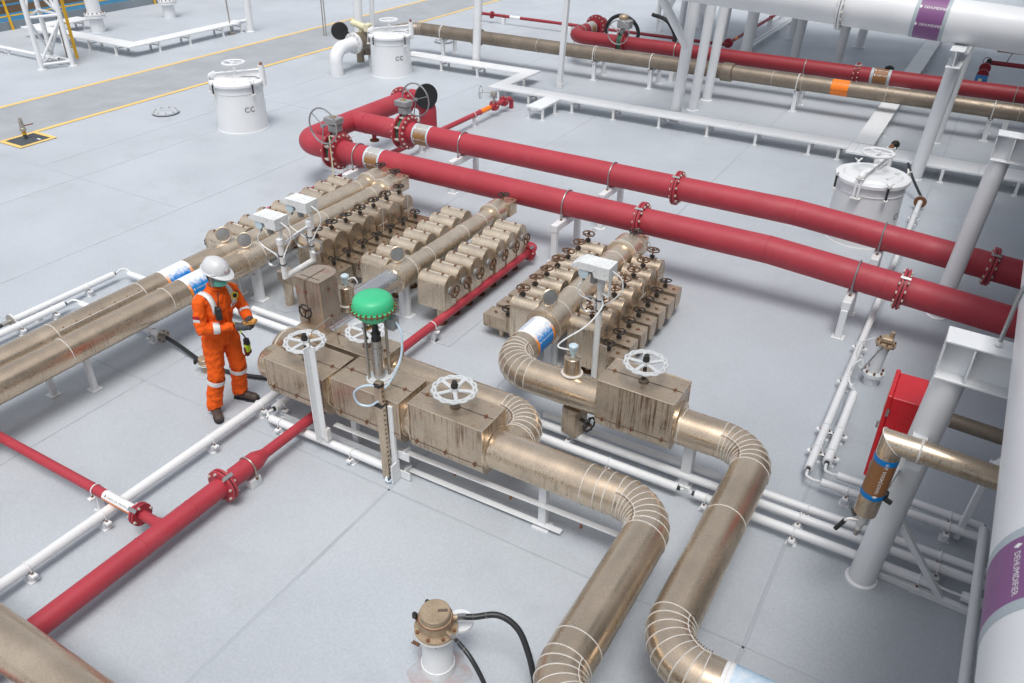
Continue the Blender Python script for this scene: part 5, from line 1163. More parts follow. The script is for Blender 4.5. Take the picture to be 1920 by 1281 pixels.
t = big_col(-.72, 18.30, .105, 'big white column partly hidden behind the one carrying the far duct')
# duct along Y at the right edge
t = thing('white_duct', 'big white duct with purple band filling the right edge', 'duct', (.86, 5, 2.45), 'white dehumidifier ducts')
DC, DR = V((.868, 0, 2.80)), .34
MB().cyl((DC.x, -3, DC.z), (DC.x, 14.5, DC.z), DR, seg=72).build('duct_wall', 'white', t)
yb0, yb1 = 2.62, 2.98
sleeve(t, (DC.x, yb0, DC.z), (DC.x, yb1, DC.z), DR + .002, 'purple', 'purple_band', 72)
for a, b in ((yb0 - .055, yb0), (yb1, yb1 + .055)): sleeve(t, (DC.x, a, DC.z), (DC.x, b, DC.z), DR + .0028, 'band_grey', 'band_edge', 72)
lettering(t, '\u2666 DEHUMIDIFIER', .038, 'print_white', on_cyl((DC.x, (yb0 + yb1) / 2, DC.z), (0, -1, 0), DR + .0035, PI - .55, -1))
for yy in (5.56, 10.68):
    P = [V((DC.x - DR - .02, yy, 2.45))] + [V((DC.x - (DR + .014) * math.cos(PI * k / 16), yy, DC.z + (DR + .014) * math.sin(PI * k / 16))) for k in range(17)]
    MB().tube(P, .014, 10).build('u_bolt', 'galv', t); MB().cyl((DC.x - DR - .02, yy, 2.447), (DC.x - DR - .02, yy, 2.475), .026, seg=6).build('nut', 'white_dirty', t)
# far duct along X
t = thing('white_duct', 'big white duct with purple band crossing the top right corner', 'duct', (-2, 15.85, 2.4), 'white dehumidifier ducts')
pa, pb = V((-9.5, 15.9, 3.115)), V((3.0, 15.9, 2.53)); dn = (pb - pa).normalized()
def dpt(x): return pa + (pb - pa) * ((x - pa.x) / (pb.x - pa.x))
MB().cyl(pa, pb, .34, seg=64).build('duct_wall', 'white', t)
flange(t, dpt(-2.62), dn, .42, .035, 18, 'white', .012, 'bolt', False, .022)
sleeve(t, dpt(-1.40), dpt(-1.00), .342, 'purple', 'purple_band', 64); sleeve(t, dpt(-1.46), dpt(-1.40), .343, 'band_grey', 'band_edge', 64); sleeve(t, dpt(-1.00), dpt(-.94), .343, 'band_grey', 'band_edge', 64)
for ang in (2.55, 3.35): lettering(t, '\u2666 DEHUMIDIFIER', .060, 'print_white', on_cyl(dpt(-1.20), dn, .3436, ang, -1), sp=.9)
MB().ring(dpt(.2), dn, .3405, .004, 64, 5).build('weld_bead', 'white', t); MB().box((-.58, 15.87, 2.395), (.30, .20, .03)).build('saddle_pad', 'black', t)
t = thing('cable_ladder', 'thin brown cable ladder below the far white duct at the right edge', 'cable tray', (.8, 16.3, 2.2))
for s in (-1, 1): MB().box((1.2, 16.5 + s * .09, 2.24), (2.6, .02, .06)).build('ladder_rail', 'clad_far', t)
me = MB().box((0, 0, 0), (.03, .18, .03)).mesh('ladder_rung', 'clad_far')
for k in range(22): inst('ladder_rung', me, t, (-.05 + k * .12, 16.5, 2.24))
# red hose box
t = thing('fire_box', 'red metal fire equipment box hanging beside the big right column', 'fire box', (.09, 6.05, .88))
MB().box((.105, 6.03, 1.27), (.215, .40, .77), .006).build('body', 'fire_red', t)
d = MB().box((-.018, 6.03, 1.27), (.035, .43, .80), .006).build('door', 'fire_red', t)
MB().box((-.037, 6.07, 1.42), (.004, .24, .20)).build('notice', 'cream', t); MB().box((-.0395, 6.07, 1.46), (.003, .20, .05)).build('notice_print', 'print_red', t)
for z in (1.0, 1.52): MB().box((-.004, 5.815, z), (.02, .014, .07)).build('hinge', 'steel', t)
MB().box((-.05, 6.10, 1.2), (.02, .02, .06)).build('catch', 'steel', t)
MB().box((.225, 5.86, 1.43), (.02, .30, .10)).build('bracket', 'white', t); MB().box((.20, 5.74, 1.05), (.05, .12, .12)).build('bracket', 'white', t)
# high pressure washdown drop
t = thing('washdown_pipe', 'clad drop pipe with brown and blue band and small valve, before the big column', 'pipe', (.10, 5.12, .7))
zx, yx = 1.745, 5.13; r = .082
MB().tube([(.055, yx, 1.08), (.085, yx, 1.70)], r, 28).build('vertical_cladding', 'clad', t)
g = MB(); dv, dh = V((.03, 0, .62)).normalized(), V((1, 0, -.02)).normalized(); mt = (dv - dh); cn = V((.0865, yx, zx)); vs_ = []
for (c_, ax1) in ((V((.083, yx, 1.66)), None), (cn, 1), (V((.26, yx, zx - .004)), 2)):
    for k in range(28):
        a = 2 * PI * k / 28
        if ax1 is None: vs_.append(c_ + V((math.cos(a) * r, math.sin(a) * r, 0)))
        elif ax1 == 1: vs_.append(c_ + V((math.cos(a) * r, math.sin(a) * r, -math.cos(a) * r)))
        else: vs_.append(c_ + V((0, math.sin(a) * r, -math.cos(a) * r)))
g.add(vs_, [(j * 28 + k, j * 28 + (k + 1) % 28, (j + 1) * 28 + (k + 1) % 28, (j + 1) * 28 + k) for j in range(2) for k in range(28)]); g.build('mitred_elbow', 'clad', t)
MB().tube([cn + V((math.cos(2 * PI * k / 28) * r, math.sin(2 * PI * k / 28) * r, -math.cos(2 * PI * k / 28) * r)) for k in range(28)], .0045, 5, closed=True).build('sealant_bead', 'bead', t)
MB().cyl((.255, yx, zx - .004), (2.2, yx, zx - .10), r, seg=28).build('horizontal_cladding', 'clad', t); MB().ring((.262, yx, zx - .004), (1, 0, 0), r + .002, .009, 28, 6).build('sealant_bead', 'bead', t)
def vp(z): return V((.055 + (z - 1.08) / .62 * .03, yx, z))
sleeve(t, vp(1.30), vp(1.58), r + .0015, 'brown_band', 'brown_band', 28)
for a, b in ((1.255, 1.30), (1.58, 1.625)): sleeve(t, vp(a), vp(b), r + .0022, 'blue', 'blue_band', 28)
ctr = vp(1.44)
def vtext(u, v):
    a = math.radians(-78) + v / r; p = vp(1.44 - u); return p + V((math.cos(a), math.sin(a), 0)) * (r + .0028)
lettering(t, 'H.P. WASHDOWN \u2666', .034, 'print_white', vtext)
g = MB(); g.lathe((.055, yx, 1.08), (-.05, 0, -1), [(.055, 0), (.046, .03), (.046, .10), (.030, .13), (.024, .17), (.024, .19)], 10); g.build('valve_body', 'white_rusty', t)
MB().lathe((.045, yx, .90), (-.05, 0, -1), [(.026, 0), (.026, .03), (.018, .035), (.018, .06)], 10).build('outlet', 'rod', t)
MB().tube(spline([(.03, yx - .05, 1.02), (-.03, yx - .08, 1.03), (-.06, yx - .08, .99)], 6), .010, 8).build('lever', 'white_rusty', t); MB().cyl((-.055, yx - .08, 1.0), (-.10, yx - .09, .90), .017, seg=10).build('lever_grip', 'black', t); MB().cyl((-.0, yx - .04, 1.04), (-.03, yx, 1.07), .016, seg=8).build('lever_grip', 'black', t)
g = MB(); g.box((.145, yx + .02, 1.27), (.05, .05, .06), .01); g.cyl((.15, yx, 1.25), (.20, yx, 1.23), .02, seg=8); g.build('pipe_clip', 'blackrust', t); MB().bar((.12, yx + .05, 1.25), (.17, yx + .38, 1.25), .05, .05).build('clip_arm', 'white', t); MB().box((.25, yx + .2, 1.60), (.10, .40, .06)).build('clip_arm', 'white', t)
# far pipes at the back
t = thing('clad_pipe', 'long far clad pipe with orange band behind the columns', 'pipe', (-6, 19.0, 0))
ZF, YF = .64, 19.0
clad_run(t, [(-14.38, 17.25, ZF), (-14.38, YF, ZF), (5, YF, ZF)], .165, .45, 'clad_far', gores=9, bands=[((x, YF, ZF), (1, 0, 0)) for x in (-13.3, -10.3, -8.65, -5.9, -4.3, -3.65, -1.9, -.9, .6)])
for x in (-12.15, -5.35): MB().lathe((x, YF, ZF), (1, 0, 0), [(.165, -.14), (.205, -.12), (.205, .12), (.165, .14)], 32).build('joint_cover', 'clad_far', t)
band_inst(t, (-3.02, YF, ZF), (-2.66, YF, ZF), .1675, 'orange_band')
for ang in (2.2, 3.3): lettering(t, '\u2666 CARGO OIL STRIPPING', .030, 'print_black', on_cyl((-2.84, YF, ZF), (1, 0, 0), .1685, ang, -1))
s_ = MB()
for k in range(52):
    xx = -13 + k * .34
    for a in (2.0, 2.5, 3.0): s_.sphere((xx, YF + .167 * math.cos(a), ZF + .167 * math.sin(a)), .010, 5, 4)
s_.build('screws', 'rod', t, kind='stuff')
for (x, lab) in ((-13.26, 'white post under the far clad pipe beside the far hatch'), (-8.70, 'white post under the far clad pipe right of the square post'), (-7.2, 'white post under the far clad pipe left of the row of columns'), (-3.74, 'white post under the far clad pipe beside its orange band'), (.14, 'white post under the far clad pipe at the right edge')):
    t = thing('pipe_support', lab, 'pipe support', (x, YF, 0), 'white posts under the far clad pipe')
    for yy in (18.97, 19.55): MB().box((x, yy, .23), (.09, .08, .46), .005).build('leg', 'white', t); MB().box((x, yy, .006), (.17, .15, .012)).build('foot_plate', 'white', t)
    MB().box((x, 19.26, .43), (.10, .7, .05)).build('beam', 'white', t); ubolt(t, (x, YF, ZF), (1, 0, 0), .165, .455, 'white_dirty', .010)
t = thing('red_main', 'far red pipe running behind the long clad pipe', 'pipe', (-5, 20.0, 0))
ZQ, YQ = .74, 20.05
MB().tube(fil([(-9.92, 22.0, ZQ), (-9.92, YQ, ZQ), (5, YQ, ZQ)], .42, 10), .165, 32).build('pipe_wall', 'red_far_shaded', t)
flange(t, (-2.72, YQ, ZQ), (1, 0, 0), .235, .03, 12, 'red_far_shaded', br=.014)
MB().lathe((-9.92, 21.5, ZQ), (0, 1, 0), [(.165, 0), (.29, .03), (.29, .07)], 32).build('flange', 'red_far_shaded', t); MB().lathe((-9.92, 21.585, ZQ), (0, 1, 0), [(.29, 0), (.29, .04), (.2, .2)], 32).build('flange', 'red_far_shaded', t); b_ = MB(); bolts(b_, (-9.92, 21.53, ZQ), (0, -1, 0), .25, 14, .017, .03); b_.build('bolts', 'bolt', t, kind='stuff')
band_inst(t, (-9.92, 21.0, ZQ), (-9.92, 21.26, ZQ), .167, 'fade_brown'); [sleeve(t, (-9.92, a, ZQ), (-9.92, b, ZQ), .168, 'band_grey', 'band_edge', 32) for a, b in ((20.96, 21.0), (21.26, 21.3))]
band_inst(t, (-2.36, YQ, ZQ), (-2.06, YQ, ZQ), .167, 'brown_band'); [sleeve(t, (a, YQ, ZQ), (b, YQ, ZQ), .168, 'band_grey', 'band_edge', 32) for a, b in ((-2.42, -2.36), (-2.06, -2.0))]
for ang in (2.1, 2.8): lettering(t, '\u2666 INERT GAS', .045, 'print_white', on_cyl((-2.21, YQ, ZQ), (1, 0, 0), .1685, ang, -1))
for x in (-7.0, -3.85, .45): ubolt(t, (x, YQ, ZQ), (1, 0, 0), .165, .5, 'rod', .012); MB().box((x, YQ, .25), (.1, .4, .5)).build('support_leg', 'white', t)
ubolt(t, (-9.92, 20.62, ZQ), (0, 1, 0), .165, .4, 'rod', .012)
MB().box((-9.92, 20.62, .2), (.4, .1, .4)).build('support_leg', 'white', t)
x = -8.47
t = thing('butterfly_valve', 'dark geared valve with wheel on the far red pipe', 'valve', (x, YQ, 0))
MB().cyl((x - .06, YQ, ZQ), (x + .06, YQ, ZQ), .20, seg=24).build('body', 'gasket_green', t)
for s in (-1, 1): MB().lathe((x + s * .065, YQ, ZQ), (s, 0, 0), [(.25, 0), (.25, .035)], 28).build('flange', 'red_far_shaded', t)
MB().box((x, YQ, ZQ + .28), (.1, .1, .16)).build('neck', 'gear_grey', t); MB().box((x + .05, YQ, ZQ + .45), (.34, .24, .20), .02).build('gearbox', 'gear_grey', t); MB().lathe((x - .02, YQ + .05, ZQ + .56), (0, 0, 1), [(.12, 0), (.12, .06), (.08, .1)], 18).build('indicator', 'tan_nozzle', t)
g = MB(); wc = V((x + .02, YQ - .32, ZQ + .30)); g.ring(wc, (0, 1, 0), .285, .015, 32, 6); g.cyl(wc, (x + .02, YQ, ZQ + .42), .014, seg=8); [g.cyl(wc, wc + V((math.cos(a), 0, math.sin(a))) * .28, .009, seg=6) for a in (.4, 2.5, 4.6)]; g.build('handwheel', 'galv', t)
t = thing('hose_loop', 'thick black hose looping over the far red flange', 'hose', (-9.0, 21.5, 0))
MB().tube(spline([(-9.3, 21.6, .25), (-9.55, 21.5, .55), (-9.45, 21.45, .95), (-9.1, 21.4, 1.12), (-8.75, 21.4, 1.0), (-8.6, 21.45, .7), (-8.75, 21.5, .4)], 8), .05, 12).build('hose_wall', 'rubber', t); MB().tube(spline([(-8.2, 21.3, 1.25), (-7.8, 21.3, 1.15), (-7.55, 21.3, .85), (-7.5, 21.35, .5)], 8), .05, 12).build('hose_wall', 'rubber', t)
t = thing('red_line', 'thin far red pipe crossing behind the square post to the back', 'pipe', (-11, 23.6, 0))
zt_ = .25; MB().tube(fil([(-15.05, 23.65, zt_), (-6.80, 23.55, zt_), (-6.80, 34, zt_)], .15, 6), .046, 18).build('pipe_wall', 'red_far_shaded', t)
for x in (-14.55, -15.0, -8.35): MB().lathe((x, 23.62, zt_), (1, 0, 0), [(.11, -.03), (.11, .03)], 20).build('flange', 'red_far_shaded', t)
MB().lathe((-6.80, 23.8, zt_), (0, 1, 0), [(.13, -.04), (.13, .04)], 20).build('flange', 'red_far_shaded', t); sleeve(t, (-13.88, 23.637, zt_), (-13.5, 23.632, zt_), .048, 'print_white'); sleeve(t, (-6.80, 24.3, zt_), (-6.80, 24.6, zt_), .048, 'orange_band')
for x in (-14.1, -11.7, -10.0): MB().box((x, 23.6, .1), (.1, .14, .2), .005).build('clamp_foot', 'white', t); MB().ring((x, 23.62, zt_), (1, 0, 0), .05, .008, 16, 5).build('u_bolt', 'rustm', t)
for y in (26.4, 28.2): MB().box((-6.80, y, .1), (.14, .1, .2), .005).build('clamp_foot', 'white', t); MB().ring((-6.80, y, zt_), (0, 1, 0), .055, .016, 16, 5).build('collar', 'red_far_shaded', t)
g = MB(); g.cyl((-8.35, 23.6, .28), (-8.35, 23.6, .62), .02, seg=8); g.bar((-8.35, 23.6, .60), (-8.33, 23.6, .78), .03, .05, (1, 0, 0)); g.build('valve_stem', 'blackrust', t)
t = thing('blue_valve', 'blue and red valve on a thin red pipe at the right edge', 'valve', (-.29, 22.5, 0))
xb, yb = -.29, 22.5
MB().tube(fil([(xb, yb, .3), (xb, 24.0, .52), (3, 24.0, .5)], .12, 5), .055, 16).build('pipe_wall', 'red_far_shaded', t); MB().cyl((xb, yb - .35, .2), (xb, yb, .3), .05, seg=14).build('stub', 'rod', t)
MB().cyl((xb - .13, yb, .43), (xb + .13, yb, .43), .085, seg=16).build('actuator', 'blue_body', t); MB().box((xb - .02, yb - .088, .42), (.08, .01, .06)).build('plate', 'cream', t); MB().cyl((xb, yb, .2), (xb, yb, .36), .10, seg=16).build('body', 'black', t)
for y in (22.95, 23.35): MB().lathe((xb, y, .36 + (y - 22.5) * .17), (0, 1, .15), [(.13, -.03), (.13, .03)], 18).build('flange', 'red_far_shaded', t)
g = MB(); g.box((xb + .04, 23.7, .60), (.1, .1, .12), .01); g.ring((xb + .0, 23.6, .62), (.3, -1, .3), .09, .008, 18, 5); g.cyl((xb + .4, 24.0, .5), (xb + .48, 23.95, .8), .01, seg=6); g.build('hand_gear', 'blackrust', t, kind='stuff')
t = thing('deck_valve', 'small black valve standing beyond the far red pipe', 'valve', (-2.4, 23.2, 0))
MB().lathe((-2.4, 23.2, 0), (0, 0, 1), [(.10, 0), (.10, .10), (.06, .14), (.07, .2), (.11, .22), (.11, .28), (.04, .32)], 14).build('body', 'blackrust', t)
t = thing('deck_valve', 'small dark cap showing behind the right hatch wheel', 'valve', (-1.3, 17.0, 0))
MB().lathe((-1.32, 17.05, 0), (0, 0, 1), [(.05, 0), (.05, .16), (.08, .18), (.08, .24), (.04, .28)], 14).build('body', 'blackrust', t)
t = thing('cross_pipe', 'rusty grey pipe passing behind the knee brace at the right edge', 'pipe', (1.2, 8.0, .4)); MB().cyl((.55, 7.70, .42), (3, 7.60, .36), .075, seg=20).build('pipe_wall', 'clad_far', t); MB().cyl((1.25, 7.67, .40), (3, 7.60, .36), .09, seg=20).build('red_part', 'red', t)

# unseen fore-and-aft gangway, added right of the view to shade the deck there
t = thing('shade_catwalk', 'unseen raised white gangway added right of the big duct for shade', 'shade_catwalk', (2.2, 8, 0))
MB().box((2.75, 14, 3.92), (3.0, 50, .05)).build('walkway_plate', 'grey_paint', t)
for x in (1.32, 4.18): MB().box((x, 14, 3.80), (.10, 50, .20)).build('stringer', 'white', t)
for x in (1.30, 4.2):
    for z in (4.5, 5.05): MB().cyl((x, -11, z), (x, 39, z), .024, seg=8).build('handrail', 'white', t)
me = MB().box((0, 0, .58), (.05, .05, 1.16)).mesh('stanchion', 'white'); ml = MB().cyl((0, 0, 0), (0, 0, 3.72), .11, seg=20).mesh('leg', 'white')
for k in range(26):
    for x in (1.30, 4.2): inst('stanchion', me, t, (x, -10.5 + k * 1.95, 3.93))
for y in (-8, -2, 4.2, 11.9, 17.5, 24, 31):
    for x in (2.2, 3.2): inst('leg', ml, t, (x, y, 0))

# unseen platform over the far columns, added above the view to shade that area
t = thing('shade_platform', 'unseen raised white platform over the far columns, added for shade', 'platform', (-3, 22, 3.6))
MB().box((-3.2, 23.6, 4.35), (11.5, 7.4, .10)).build('platform_plate', 'grey_paint', t)
for x in (-8.6, -5.5, -3.5, 1.5): MB().box((x, 23.6, 4.18), (.16, 7.2, .24)).build('platform_beam', 'white', t)

t = thing('shade_house', 'unseen grey house block added beyond the right edge of the view for shade', 'shade_house', (8.5, 3, 0))  # added out of view to block skylight and darken the right side
MB().box((8.7, 3.0, 8.6), (6.4, 34, 17.2), .05).build('wall_block', 'house_grey', t)
MB().box((8.6, 3.0, 17.3), (7.4, 35, .2), .02).build('roof', 'grey_paint', t)
me = MB().box((0, 0, 0), (.06, .7, .9), .02).mesh('window', 'lens')
for k in range(9): inst('window', me, t, (5.49, -9 + k * 3, 6.6))
# ================================================================== THE WORKER
def loft(mb, secs, seg=20):
    """secs: (centre, half-axis vector a, half-axis vector b)"""
    vs_ = []
    for c, a, b in secs:
        c, a, b = V(c), V(a), V(b); vs_ += [c + a * math.cos(2 * PI * k / seg) + b * math.sin(2 * PI * k / seg) for k in range(seg)]
    n = len(secs); F_ = [(i * seg + k, i * seg + (k + 1) % seg, (i + 1) * seg + (k + 1) % seg, (i + 1) * seg + k) for i in range(n - 1) for k in range(seg)]
    F_ += [tuple(range(seg))[::-1], tuple((n - 1) * seg + k for k in range(seg))]
    return mb.add(vs_, F_)
def fuse(mb, name, matn, parent, voxel=.012, smooth=4, disp=0., dscale=.12):
    base = BASE[parent]; me = mb.mesh(name, matn, base, 0); o = bpy.data.objects.new(name, me); C.objects.link(o)
    m = o.modifiers.new('r', 'REMESH'); m.mode = 'VOXEL'; m.voxel_size = voxel
    m = o.modifiers.new('s', 'SMOOTH'); m.iterations = smooth; m.factor = .5
    if disp:
        tx = bpy.data.textures.new('fold', 'CLOUDS'); tx.noise_scale = dscale; tx.noise_depth = 2
        m = o.modifiers.new('d', 'DISPLACE'); m.texture = tx; m.strength = disp; m.mid_level = .5
        m = o.modifiers.new('s2', 'SMOOTH'); m.iterations = 1; m.factor = .4
    dg = bpy.context.evaluated_depsgraph_get(); me2 = bpy.data.meshes.new_from_object(o.evaluated_get(dg)); me2.name = name
    bpy.data.objects.remove(o); bpy.data.meshes.remove(me)
    me2.polygons.foreach_set('use_smooth', [True] * len(me2.polygons))
    if not me2.materials: me2.materials.append(M[matn])
    o = bpy.data.objects.new(name, me2); C.objects.link(o); o.parent = parent; BASE[o] = base
    return o
PX, PY = -6.14, 4.58
wk = thing('person', 'person in orange coverall and white helmet looking down at a handheld device', 'person', (PX, PY, 0))
def lp(f, l, z): return V((PX + f + .056 * z, PY + l, z))      # f forward (+X), l to the person's left (+Y)
def limb(mb, pts, rads, flat=1.0, seg=18):
    mb.tube([V(p) for p in pts], list(rads), seg)
# joints
hipR, hipL = lp(-.01, -.09, .93), lp(-.01, .10, .93)
kneeR, kneeL = lp(.02, -.135, .50), lp(.045, .135, .50)
ankR, ankL = lp(-.045, -.175, .11), lp(-.02, .16, .11)
shR, shL = lp(.00, -.160, 1.405), lp(.045, .175, 1.405)
elR, elL = lp(.05, -.255, 1.125), lp(.10, .26, 1.14)
wrR, wrL = lp(.245, .035, 1.085), lp(.275, .165, 1.095)
def along(a, b, t): return V(a).lerp(V(b), t)
cov = MB()
# torso as elliptical sections (slight forward stoop)
loft(cov, [(lp(-.01, .005, .84), (.118, 0, 0), (0, .150, 0)), (lp(-.012, .005, .92), (.132, 0, 0), (0, .166, 0)), (lp(-.005, .005, 1.01), (.125, 0, 0), (0, .154, 0)), (lp(.008, .006, 1.12), (.128, 0, 0), (0, .154, 0)), (lp(.018, .006, 1.25), (.135, 0, 0), (.01, .172, 0)), (lp(.022, .008, 1.36), (.125, 0, 0), (.02, .178, 0)), (lp(.022, .008, 1.43), (.095, 0, 0), (.02, .165, 0)), (lp(.03, .008, 1.475), (.07, 0, 0), (0, .10, 0)), (lp(.04, .008, 1.51), (.062, 0, .012), (0, .072, 0))], 26)
for s, hp_, kn, an in ((-1, hipR, kneeR, ankR), (1, hipL, kneeL, ankL)):
    limb(cov, [hp_ + V((0, 0, .03)), along(hp_, kn, .25), along(hp_, kn, .6), kn, along(kn, an, .3), along(kn, an, .7), an, an + V((.012, 0, -.03))], [.098, .103, .092, .082, .080, .080, .085, .082])
for s, sh, el, wr in ((-1, shR, elR, wrR), (1, shL, elL, wrL)):
    limb(cov, [sh + V((0, -s * .04, .01)), sh + V((0, s * .02, -.02)), along(sh, el, .5), along(sh, el, .85), el + V((.012, 0, .0)), along(el, wr, .25), along(el, wr, .6), along(el, wr, .9)], [.060, .070, .062, .059, .059, .056, .050, .044])
fuse(cov, 'coverall', 'coverall', wk, .011, 4, .034, .055)
# collar, pocket flaps, front placket
g = MB(); g.ring(lp(.045, .008, 1.505), (.25, 0, 1), .068, .014, 24, 8); g.build('collar', 'coverall', wk)
MB().bar(lp(.158, .02, 1.42), lp(.140, .012, .98), .028, .008, (1, 0, 0), .002).build('placket', 'coverall', wk)
for (l, z) in ((.095, 1.235), (-.085, 1.235)): MB().box(lp(.148, l, z), (.010, .09, .03), .003, Matrix.Rotation(.25 * (1 if l > 0 else -1) * 1.2, 3, 'Z')).build('pocket_flap', 'coverall', wk)
MB().tube([lp(.118 * math.cos(a) - .008, .005 + .160 * math.sin(a), 1.0) for a in [2 * PI * k / 24 for k in range(24)]], .010, 6, closed=True).build('waist_seam', 'coverall', wk)
# reflective bands
def band(a, b, t0, t1, r0, r1, name='reflective_band'):
    p, q = along(a, b, t0), along(a, b, t1); MB().tube([p, along(p, q, .5), q], [r0, (r0 + r1) / 2 + .002, r1], 22, False).build(name, 'reflective', wk)
band(kneeR, ankR, .10, .24, .091, .090); band(kneeL, ankL, .10, .24, .091, .090)
band(elR, wrR, .34, .52, .060, .056); band(elL, wrL, .20, .40, .063, .058)
for s in (-1, 1):   # over the shoulders
    P = [lp(.150 - .0 * s, s * .125, 1.285), lp(.150, s * .122, 1.33), lp(.132, s * .120, 1.39), lp(.09, s * .120, 1.445), lp(.03, s * .122, 1.468), lp(-.04, s * .124, 1.455), lp(-.095, s * .126, 1.40), lp(-.115, s * .128, 1.30)]
    mb = MB(); vv = []
    for i, p in enumerate(P):
        vv += [p + V((0, -.026, .004 * s)), p + V((0, .026, -.004 * s))]
    mb.add(vv, [(2 * i, 2 * i + 1, 2 * i + 3, 2 * i + 2) for i in range(len(P) - 1)]); o = mb.build('reflective_band', 'reflective', wk); md = o.modifiers.new('t', 'SOLIDIFY'); md.thickness = .016; md.offset = 0
# sleeve flag and name patch
n_ = V((.35, -.93, .1)).normalized()
pc = along(shR, elR, .55) + n_ * .070
MB().box(pc + V((0, 0, .016)), (.07, .005, .032), 0, Matrix.Rotation(.36, 3, 'Z')).build('flag_patch', 'flag_red', wk); MB().box(pc + V((0, 0, -.016)), (.07, .005, .032), 0, Matrix.Rotation(.36, 3, 'Z')).build('flag_patch', 'reflective', wk)
np_ = lp(.158, .10, 1.285); MB().box(np_, (.006, .085, .032), .001, Matrix.Rotation(.30, 3, 'Z')).build('name_patch', 'reflective', wk); MB().box(np_ + V((.004, 0, 0)), (.002, .065, .012), 0, Matrix.Rotation(.30, 3, 'Z')).build('name_print', 'print_red', wk)
# boots
def boot(an, ang, name='boot'):
    d = V((math.cos(ang), math.sin(ang), 0)); n = V((-d.y, d.x, 0)); mb = MB(); c = V((an.x, an.y, 0))
    mb.tube([c + V((0, 0, .05)), c + V((0, 0, .15))], [.058, .062], 16)
    loft(mb, [(c - d * .075 + V((0, 0, .052)), n * .030, V((0, 0, .035))), (c - d * .05 + V((0, 0, .058)), n * .042, V((0, 0, .048))), (c + d * .03 + V((0, 0, .062)), n * .045, V((0, 0, .055))), (c + d * .10 + V((0, 0, .052)), n * .050, V((0, 0, .045))), (c + d * .165 + V((0, 0, .046)), n * .050, V((0, 0, .040))), (c + d * .205 + V((0, 0, .040)), n * .034, V((0, 0, .028)))], 16)
    o = fuse(mb, name, 'boot', wk, .009, 3)
    sole = MB(); P = [(-.085, .0), (-.075, .033), (-.03, .042), (.03, .040), (.10, .052), (.165, .050), (.205, .032), (.22, 0)]
    poly = [(p[0], p[1]) for p in P] + [(p[0], -p[1]) for p in P[::-1][1:-1]]
    vv = [c + d * p[0] + n * p[1] + V((0, 0, z)) for z in (0.0, .022) for p in poly]; m_ = len(poly)
    sole.add(vv, [(i, (i + 1) % m_, m_ + (i + 1) % m_, m_ + i) for i in range(m_)] + [tuple(range(m_))[::-1], tuple(range(m_, 2 * m_))]); sole.build('sole', 'black', o)
boot(ankR, -.55); boot(ankL, .30)
# head and neck (one skin surface), looking down and slightly to the left hand
HC = lp(.085, .012, 1.640); HR = Matrix.Rotation(.12, 3, 'Z') @ Matrix.Rotation(.26, 3, 'Y')
def hd(f, l, z): return HC + HR @ V((f, l, z))
mb = MB(); mb.sphere(HC, 1, 20, 14, (.098, .078, .112), HR); mb.sphere(hd(.035, 0, -.055), 1, 16, 10, (.062, .058, .062), HR)
mb.sphere(hd(.055, 0, -.09), 1, 12, 8, (.032, .034, .026), HR)      # chin
loft(mb, [(hd(.088, 0, .012), HR @ V((.006, 0, 0)), HR @ V((0, .007, 0))), (hd(.106, 0, -.012), HR @ V((.014, 0, 0)), HR @ V((0, .013, 0))), (hd(.098, 0, -.030), HR @ V((.010, 0, 0)), HR @ V((0, .012, 0)))], 10)   # nose
for s in (-1, 1): mb.sphere(hd(-.005, s * .078, -.010), 1, 10, 8, (.018, .010, .030), HR)      # ears
for s in (-1, 1): mb.sphere(hd(.076, s * .030, .016), 1, 8, 6, (.018, .024, .010), HR)
mb.tube([lp(.028, .008, 1.44), lp(.045, .008, 1.52), hd(-.025, 0, -.05)], [.060, .056, .056], 18)
fuse(mb, 'head', 'skin', wk, .0075, 3)
mb = MB(); mb.sphere(hd(-.012, 0, .006), 1, 20, 14, (.099, .081, .112), HR); ha = mb
# hair: only the back and sides, clipped below the helmet line
vv, ff = [], []
for i, p in enumerate(ha.v): pass
keep = set(i for i, p in enumerate(ha.v) if (HR.transposed() @ (p - HC)).x < .035 and (HR.transposed() @ (p - HC)).z > -.075)
mb2 = MB(); idx = {i: k for k, i in enumerate(sorted(keep))}; mb2.add([ha.v[i] for i in sorted(keep)], [tuple(idx[i] for i in f) for f in ha.f if all(i in keep for i in f)]); mb2.build('hair', 'hair', wk)
for s in (-1, 1): MB().sphere(hd(.088, s * .031, .006), .011, 8, 6, (.6, 1, .8), HR).build('eye', 'print_black', wk)
MB().bar(hd(.092, -.05, .022), hd(.092, -.015, .026), .006, .006).build('eyebrow', 'hair', wk); MB().bar(hd(.092, .015, .026), hd(.092, .05, .022), .006, .006).build('eyebrow', 'hair', wk)
# goggles
mb = MB(); mb.add([hd(.100 * math.cos(a) + .008, .083 * math.sin(a), z) for z in (-.016, .026) for a in [-1.35 + 2.7 * k / 16 for k in range(17)]], [(k, k + 1, 18 + k, 17 + k) for k in range(16)]); o = mb.build('safety_glasses', 'lens', wk); md = o.modifiers.new('t', 'SOLIDIFY'); md.thickness = .003
for s in (-1, 1): MB().bar(hd(.03, s * .084, .012), hd(-.06, s * .078, .004), .004, .010).build('glasses_arm', 'print_white', wk)
